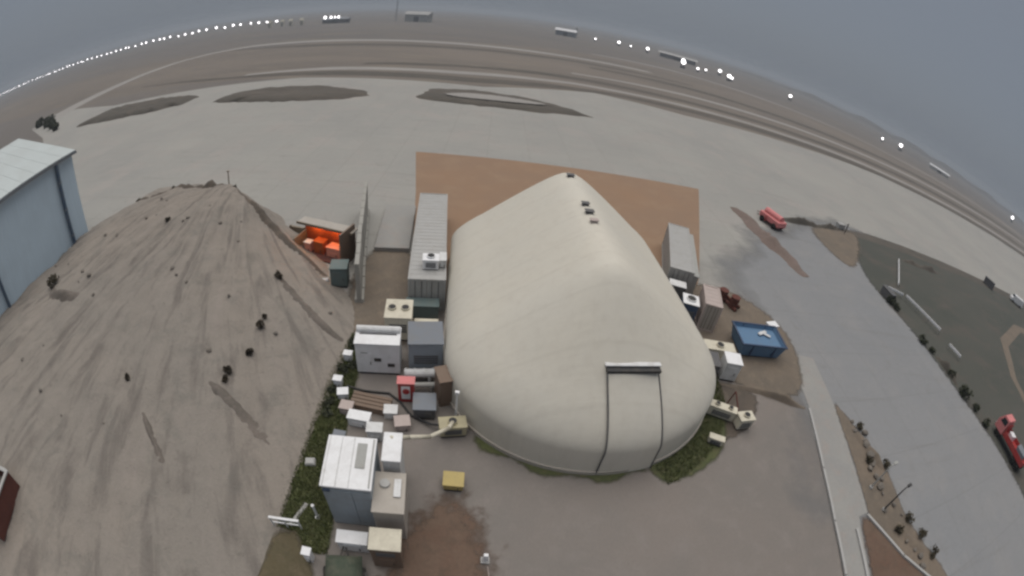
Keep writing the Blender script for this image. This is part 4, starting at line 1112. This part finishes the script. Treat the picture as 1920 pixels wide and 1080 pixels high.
bushes('shrub', [(-40.2, 31.2, 0.4), (-37.6, 32.0, 0.35), (-35.2, 32.6, 0.45), (-32, 33.2, 0.35), (-29.5, 33.5, 0.4), (-27, 33.4, 0.35)], 'leaf_dry',
       'dry scrub on the crest of the earth mound', 'shrub', 'scrub on the mound crest', 0.2, 150)
bushes('shrub', [(-9.5, 20.4, 0.45), (-9.3, 18.2, 0.5), (-9.2, 15.4, 0.45), (-8.7, 18.6, 0.4), (-9.4, 16.5, 0.35), (-8.9, 14.6, 0.4)], 'leaf_dark',
       'dark green shrub in the grass strip beside the white power unit', 'shrub', 'shrubs in the grass strip', 0.18, 200)
bush('shrub', (-39.6, 16.8, on_mound(-39.6, 16.8)), 0.8, 0.8, 1.0, 240, 'leaf_dry', 'yellowish dry bush on the soil heap by the blue hall', 'shrub', None, 0.15, 90)
for i, (x, y, s) in enumerate(((-150, 80, 3.2), (-160, 84, 4), (-172, 86, 3.8), (-141, 76.5, 2.6))):
    e = bush('tree', (x, y), s * 0.9, s * 0.6, s * 0.75, 900, 'leaf_dark', 'low dark green tree in the clump behind the blue hall roof', 'tree', 'trees behind the hall', 0.5, 40 + i)
for i, (x, y) in enumerate(((-9.0, 8.6),)):
    mb = MB(); mb.box((-8.3, 8.2, 0.07), (0.22, 1.5, 0.05), -0.25); mb.box((-8.3, 8.2, 0.11), (0.1, 1.4, 0.04), -0.25)
    tag(mb.build('plank', 'pale'), 'pale plank lying in the grass near the white hand rail', 'plank')

# grass blades (uncountable)
def tufts(poly, n, seed, name='grass'):
    r = random.Random(seed)
    xs = [p[0] for p in poly]; ys = [p[1] for p in poly]
    def inside(x, y):
        c = False; j = len(poly) - 1
        for i in range(len(poly)):
            if (poly[i][1] > y) != (poly[j][1] > y) and x < (poly[j][0] - poly[i][0]) * (y - poly[i][1]) / (poly[j][1] - poly[i][1]) + poly[i][0]: c = not c
            j = i
        return c
    vs, fs = [], []
    k = 0
    while k < n:
        x, y = r.uniform(min(xs), max(xs)), r.uniform(min(ys), max(ys))
        if not inside(x, y): continue
        k += 1
        h = r.uniform(0.08, 0.26); a = r.uniform(0, 6.28); w = 0.035
        dx, dy = math.cos(a) * w, math.sin(a) * w; lx, ly = r.uniform(-.1, .1), r.uniform(-.1, .1)
        o = len(vs); vs += [(x - dx, y - dy, 0.03), (x + dx, y + dy, 0.03), (x + lx, y + ly, h)]; fs.append((o, o + 1, o + 2))
    mb = MB(); mb.add(vs, fs)
    me = bpy.data.meshes.new(name); me.from_pydata(vs, [], fs); me.materials.append(M['leaf_green'])
    o = bpy.data.objects.new(name, me); C.objects.link(o)
    return o
tag(tufts([(-9.9, 21.6), (-10.0, 17.8), (-9.7, 14.4), (-9.3, 10), (-9.15, 7.2), (-8.0, 7.3), (-7.4, 6.4), (-6.3, 6.6), (-6.6, 8.6), (-6.9, 10.5), (-7.6, 13.8), (-8.2, 17.1), (-8.7, 21)], 16000, 3),
    'long green grass in the strip between earth mound and plant', 'grass', kind='stuff')
cres = [local((TX, TY), TA, (TW + 0.1) * math.sin(R(20 + 70 * i / 11)), -(TD + 0.1) * math.cos(R(20 + 70 * i / 11)))[:2] for i in range(12)]
creo = [local((TX, TY), TA, (TW + 1.6) * math.sin(R(20 + 70 * i / 11)), -(TD + 1.6) * math.cos(R(20 + 70 * i / 11)))[:2] for i in range(12)]
tag(tufts(creo + cres[::-1], 6000, 4), 'green grass crescent around the right tent foot', 'grass', kind='stuff')

# rails at the field
def rail(p0, p1, h, label, group='white rails in the grass field', n=None):
    a, b_ = Vector(p0), Vector(p1); L = (b_ - a).length
    e = empty('guard_rail', (a.x, a.y, 0.04), math.atan2((b_ - a).y, (b_ - a).x), label, 'guard rail', group)
    q = MB(); q.box((L / 2, 0, h), (L, 0.14, 0.34)); q.build('rail', 'white2', e, bevel=0.02)
    k = n or max(2, int(L / 2) + 1)
    for i in range(k):
        q = MB(); q.box((0.1 + (L - 0.2) * i / (k - 1), 0.11, h * 0.5), (0.1, 0.08, h)); q.build('post', 'grey', e)
rail((64.2, 55.2), (54.8, 44.8), 0.5, 'thin white guard rail running from dark ditch to road edge', None)
rail((53.4, 41.2), (55.6, 33.8), 0.75, 'bright white guard rail along the dark grass', None)
rail((55.4, 31.0), (56.2, 28.6), 0.6, 'short white guard rail beyond the bright long one', None)
rail((50.2, 42.6), (53.0, 41.5), 0.6, 'short white guard rail angled at the road corner', None)
mb = MB(); mb.box((48.5, 40.6, 0.6), (1.0, 2.4, 1.1), 0.1); mb.box((48.5, 40.6, 1.18), (1.15, 2.55, 0.08), 0.1)
tag(mb.build('culvert_head', 'dgrey', bevel=0.03), 'dark grey culvert block at the road corner below the white rails', 'culvert')
windrow('hedge', [(50.0, 28.8), (50.3, 26), (50.6, 23.4)], 0.9, 0.7, 'grass_dark', 'low dark hedge between shrubs on the far road edge', 'hedge', rough=0.4)

# truck on the right verge
def wheel(par, x, y, r=0.45, w=0.3):
    q = MB(); q.tube((x - w / 2, y, r), (x + w / 2, y, r), r, 16); o = q.build('wheel', 'tyre', par)
    q = MB(); s = 1 if x > 0 else -1
    q.tube((x + s * w / 2 - 0.02, y, r), (x + s * (w / 2 + 0.02), y, r), r * 0.55, 12); q.build('rim', 'pale', o)
e = empty('flatbed_truck', (54.2, 13.2, 0.04), R(2), 'red and pink flatbed truck parked on the dark grass verge', 'truck')
mb = MB(); mb.box((0, 0, 0.75), (1.0, 6.6, 0.25)); mb.build('chassis', 'dark', e)
mb = MB()
mb.add([(-1.1, 1.9, .7), (1.1, 1.9, .7), (1.1, 3.6, .7), (-1.1, 3.6, .7), (-1.1, 1.9, 2.6), (1.1, 1.9, 2.6), (1.05, 3.0, 2.6), (-1.05, 3.0, 2.6), (-1.1, 3.6, 1.7), (1.1, 3.6, 1.7)],
       [(0, 1, 2, 3), (4, 5, 6, 7), (0, 1, 5, 4), (1, 2, 9, 6, 5), (0, 3, 8, 7, 4), (2, 3, 8, 9), (6, 7, 8, 9)])
cab = mb.build('cab', 'pink', e, bevel=0.04)
mb = MB(); mb.add([(-0.95, 3.57, 1.78), (0.95, 3.57, 1.78), (0.92, 3.08, 2.52), (-0.92, 3.08, 2.52)], [(0, 1, 2, 3)]); ws = mb.build('windscreen', 'glass', cab); ws.location = (0, 0.035, 0.03)
for s in (-1, 1):
    mb = MB(); mb.add([(s * 1.115, 2.1, 1.7), (s * 1.115, 3.2, 1.7), (s * 1.1, 2.95, 2.35), (s * 1.1, 2.1, 2.35)], [(0, 1, 2, 3)]); mb.build('side_window', 'glass', cab)
    mb = MB(); mb.box((s * 0.8, 3.64, 1.05), (0.34, 0.08, 0.22)); mb.build('headlight', 'white2', cab)
    for y in (2.7, -1.6, -2.6): wheel(e, s * 0.92, y)
mb = MB(); mb.box((0, -0.75, 1.0), (2.3, 5.0, 0.16)); mb.build('flatbed', 'red', e)
for c, d in (((-1.12, -0.75, 1.3), (0.06, 5.0, 0.5)), ((1.12, -0.75, 1.3), (0.06, 5.0, 0.5)), ((0, -3.22, 1.3), (2.2, 0.06, 0.5)), ((0, 1.72, 1.6), (2.2, 0.06, 1.1))):
    mb = MB(); mb.box(c, d); mb.build('side_board', 'red', e)
mb = MB(); mb.box((54.0, 11.4, 1.5), (1.5, 1.6, 0.8), 0.1); mb.box((54.0, 11.4, 1.94), (1.6, 1.7, 0.08), 0.1)
tag(mb.build('crate', 'slate', bevel=0.02), 'grey crate loaded on the red flatbed truck', 'crate')
mb = MB(); mb.box((54.3, 14.0, 1.4), (1.0, 0.8, 0.6), -0.2); mb.box((54.3, 14.0, 1.73), (1.08, 0.88, 0.06), -0.2)
tag(mb.build('crate', 'white2', bevel=0.02), 'white crate loaded behind the truck cab', 'crate')

# van far right, revetment clutter
def van(loc, rz, label):
    e = empty('van', (loc[0], loc[1], 0.04), rz, label, 'van')
    q = MB(); q.add([(-0.95, -2.5, .4), (.95, -2.5, .4), (.95, 2.5, .4), (-.95, 2.5, .4), (-.95, -2.5, 2.1), (.95, -2.5, 2.1), (.9, 1.4, 2.1), (-.9, 1.4, 2.1), (.95, 2.5, 1.15), (-.95, 2.5, 1.15), (.93, 1.9, 1.3), (-.93, 1.9, 1.3)],
          [(0, 1, 2, 3), (4, 5, 6, 7), (0, 1, 5, 4), (1, 2, 8, 10, 6, 5), (0, 3, 9, 11, 7, 4), (2, 3, 9, 8), (6, 7, 11, 10), (10, 11, 9, 8)])
    bd = q.build('body', 'white2', e, bevel=0.04)
    q = MB(); q.add([(-.85, 1.87, 1.36), (.85, 1.87, 1.36), (.82, 1.43, 2.03), (-.82, 1.43, 2.03)], [(0, 1, 2, 3)]); w = q.build('windscreen', 'glass', bd); w.location = (0, 0.03, 0.02)
    for s in (-1, 1):
        for y in (1.6, -1.6): wheel(e, s * 0.85, y, 0.34, 0.22)
    return e
van((127.5, 57), 0.9, 'white van parked on the far edge of the dark grass field')
e = empty('road_barrier', (34.6, 57.2, 0.05), 1.0, 'faded red and white striped barrier at the soil bank corner', 'barrier')
for i in range(6):
    q = MB(); q.box((-2.2 + i * 0.88, 0, 0.75), (0.86, 0.12, 0.7)); q.build('board', 'red' if i % 2 == 0 else 'salmon', e, bevel=0.01)
for x in (-2.0, 0, 2.0):
    q = MB(); q.box((x, 0.15, 0.4), (0.12, 0.12, 0.8)); q.box((x, 0.15, 0.05), (0.2, 0.9, 0.1)); q.build('stand', 'dgrey', e)
e = empty('fuel_cart', (34.6, 55.2, 0.05), 0.4, 'faded red cart standing inside the soil bank corner', 'cart')
q = MB(); q.box((0, 0, 0.75), (1.5, 3.0, 0.7)); q.build('body', 'pink', e, bevel=0.08)
q = MB(); q.tube((0, -1.2, 1.25), (0, 1.2, 1.25), 0.4, 14); q.build('tank', 'pink', e)
q = MB(); q.path([(0, 1.5, 0.5), (0, 2.4, 0.45)], 0.05, 6); q.build('drawbar', 'rust', e)
e.scale = (1.35, 1.35, 1.2)
for s in (-1, 1):
    for y in (-0.9, 0.9): wheel(e, s * 0.72, y, 0.34, 0.2)
e = empty('warning_sign', (53.2, 60.3, 0.05), 0.7, 'narrow dark signboard on a post at the dirt patch', 'sign')
q = MB(); q.tube((0, 0, 0), (0, 0, 2.0), 0.06, 8); q.build('post', 'dark', e)
q = MB(); q.box((0, -0.09, 1.35), (0.75, 0.06, 1.4)); q.build('board', 'dark', e, bevel=0.01)
unit('equipment_box', 'pale box on the far edge of the dirt patch behind the dark sign', 'box', (53.6, 62.6), 0.1, 1.7, 1.0, 1.0, 'pale', door=(0.8, 0.5, 0))
mb = MB(); mb.tube((-27.9, 33.6, on_mound(-27.9, 33.6) - 0.2), (-27.8, 33.6, 5.6), 0.07, 8, 0.05); mb.box((-27.8, 33.6, 5.6), (0.24, 0.16, 0.1)); tag(mb.build('fence_post', 'timber'), 'thin timber post standing on the mound crest', 'post')
mb = MB(); mb.box((112.5, 61.0, 0.9), (1.2, 3.6, 1.7), 0.5); mb.box((112.5, 61.0, 1.8), (1.35, 3.8, 0.1), 0.5)
tag(mb.build('dark_shed', 'dgrey', bevel=0.03), 'small dark shed on the edge between apron and grass field', 'shed')

# ------------------------------------------------------------------ the far edge of the field
src = empty('light_mast', (0, 0, 0), 0, 'white floodlight mast in the long row along the far airfield fence', 'light mast', 'floodlight masts along the far fence')
q = MB(); q.tube((0, 0, 0), (0, 0, 8.0), 0.22, 6, 0.14); q.build('pole', 'pale', src)
q = MB(); q.box((0, 0, 9.0), (3.4, 0.8, 2.6)); hd = q.build('lamp_head', 'lens', src)
for i in range(66):
    o = src if i == 0 else copy_tree(src)
    o.location = (-375 - 17.2 * i + rnd.uniform(-2, 2), 585 - 0.2 * i + rnd.uniform(-4, 4), 0)
    o.scale = (1, 1, rnd.uniform(0.85, 1.12)); k_ = rnd.uniform(0.7, 1.15); o.scale.x = k_

def hut(loc, rz, sx, sy, h, label, roof='white2', wall='dgrey', group=None, cat='hut', name='hut'):
    sx, sy, h = (sx * 1.3, sy * 1.3, h * 1.3) if sx < 12 else (sx, sy, h)
    e = empty(name, (loc[0], loc[1], 0), rz, label, cat, group)
    q = MB(); q.box((0, 0, h * 0.4), (sx, sy, h * 0.8)); q.build('wall', wall, e)
    q = MB(); q.add([(-sx * .55, -sy * .55, h * .8), (sx * .55, -sy * .55, h * .8), (sx * .55, sy * .55, h * .8), (-sx * .55, sy * .55, h * .8), (-sx * .55, 0, h * 1.15), (sx * .55, 0, h * 1.15)],
                    [(0, 1, 5, 4), (2, 3, 4, 5), (1, 2, 5), (3, 0, 4), (3, 2, 1, 0)]); q.build('roof', roof, e)
    q = MB(); q.box((0, -sy / 2 - 0.05, h * 0.3), (sx * 0.22, 0.1, h * 0.6)); q.build('door', 'dark', e)
    return e
def glow_tower(loc, s, label, group):
    e = empty('light_tower', (loc[0], loc[1], 0), rnd.uniform(0, 3), label, 'light tower', group)
    q = MB(); q.box((0, 0, s * 0.22), (s * 0.8, s * 0.6, s * 0.44)); q.build('trailer', 'dgrey', e)
    q = MB(); q.tube((0, 0, s * 0.4), (0, 0, s * 0.9), 0.2, 6); q.build('mast', 'pale', e)
    bm = bmesh.new(); bmesh.ops.create_icosphere(bm, subdivisions=2, radius=s * 0.42)
    me = bpy.data.meshes.new('lamp_globe'); bm.to_mesh(me); bm.free(); me.materials.append(M['lens'])
    o = bpy.data.objects.new('lamp_globe', me); C.objects.link(o); o.parent = e; o.location = (0, 0, s * 1.1); o.scale = (1, 1, 0.8)
for (x, y, s_) in ((125, 431, 5.5), (143, 440, 3.2), (177, 441, 5), (186, 455, 3.4), (282, 496, 5), (150, 520, 5), (165, 480, 2.8), (196, 520, 5)):
    glow_tower((x, y), s_, 'glowing white light tower standing on the far airfield grass', 'light towers on the far grass')
for (x, y, s_) in ((425, 473, 4), (470, 480, 7), (820, 455, 8)):
    glow_tower((x, y), s_, 'glowing white light tower beyond the wide apron edge', 'light towers beyond the apron')
for (x, y, s_) in ((60, 640, 3.2), (92, 640, 5), (128, 620, 5.5), (112, 660, 3)):
    glow_tower((x, y), s_, 'small glowing light tower near the terminal building at the horizon', 'light towers at the horizon')
hut((168, 610), -0.25, 48, 14, 7, 'long pale roofed shed near the horizon among white huts', 'pale', 'dgrey', cat='shed', name='long_shed')
hut((560, 470), -0.7, 34, 8, 6, 'long white shed on the far rise beyond the wide apron', 'white2', 'grey', cat='shed', name='long_shed')
hut((20, 640), -0.15, 26, 12, 9, 'white roofed grey terminal building with small tower at the horizon', 'white2', 'slate', cat='building', name='terminal_building')
e = empty('control_tower', (34, 650, 0), 0, 'small pale control tower beside the white roofed terminal', 'tower')
q = MB(); q.box((0, 0, 7), (3, 3, 14)); q.build('shaft', 'pale', e)
q = MB(); q.box((0, 0, 15), (5, 5, 2.4), taper=1.1); q.build('cabin', 'white2', e)
hut((-175, 620), -0.2, 34, 14, 13, 'pale building with bright sloping roof at the horizon by the mast', 'pale', 'grey', cat='building', name='building')
e = empty('radio_mast', (-200, 600, 0), 0, 'tall thin dark lattice radio mast on the horizon', 'mast')
q = MB()
for a in range(3):
    an = 2 * PI * a / 3
    q.tube((math.cos(an) * 1.4, math.sin(an) * 1.4, 0), (math.cos(an) * 0.4, math.sin(an) * 0.4, 34), 0.16, 5)
q.build('legs', 'slate', e)
q = MB()
for k in range(16):
    z = 2 + k * 2; rr = 1.4 - z / 34
    for a in range(3):
        a0, a1 = 2 * PI * a / 3, 2 * PI * (a + 1) / 3
        q.tube((math.cos(a0) * rr, math.sin(a0) * rr, z), (math.cos(a1) * rr, math.sin(a1) * rr, z + 1.2), 0.08, 4)
q.build('bracing', 'slate', e)['kind'] = 'stuff'
# floodlit depot on the left horizon
e = hut((-268, 560), 0.1, 34, 12, 7, 'dark depot building with bright lamps on the horizon', 'slate', 'dgrey', cat='building', name='depot')
for i, (x, s) in enumerate(((-13, 3.0), (-5, 2.4), (0.5, 1.8), (5.5, 2.4))):
    q = MB(); q.box((x, -6.9, 8.5), (s, 0.8, s * 1.2)); q.build('floodlight', 'lens', e)
for i, (x, y) in enumerate(((-372, 560), (-352, 562), (-336, 558), (-320, 560))):
    hut((x, y), 0.1 * i, 4, 3.4, 6.5, 'yellowish lit hut between depot and floodlight masts', 'cream', 'cream', group='yellowish huts')

# ------------------------------------------------------------------ hazy air
mz = bpy.data.materials.new('haze_air'); mz.use_nodes = True
t = mz.node_tree
for n in list(t.nodes):
    if n.type == 'BSDF_PRINCIPLED': t.nodes.remove(n)
pv = t.nodes.new('ShaderNodeVolumePrincipled')
pv.inputs['Color'].default_value = (0.62, 0.67, 0.74, 1)
pv.inputs['Density'].default_value = 0.00055
pv.inputs['Anisotropy'].default_value = 0.2
out = [n for n in t.nodes if n.type == 'OUTPUT_MATERIAL'][0]
t.links.new(pv.outputs[0], out.inputs['Volume'])
M['haze'] = mz
mb = MB(); mb.box((0, 0, 19.5), (13400, 13400, 41))
tag(mb.build('haze', 'haze'), 'thin grey haze over the airfield', 'haze', kind='stuff')
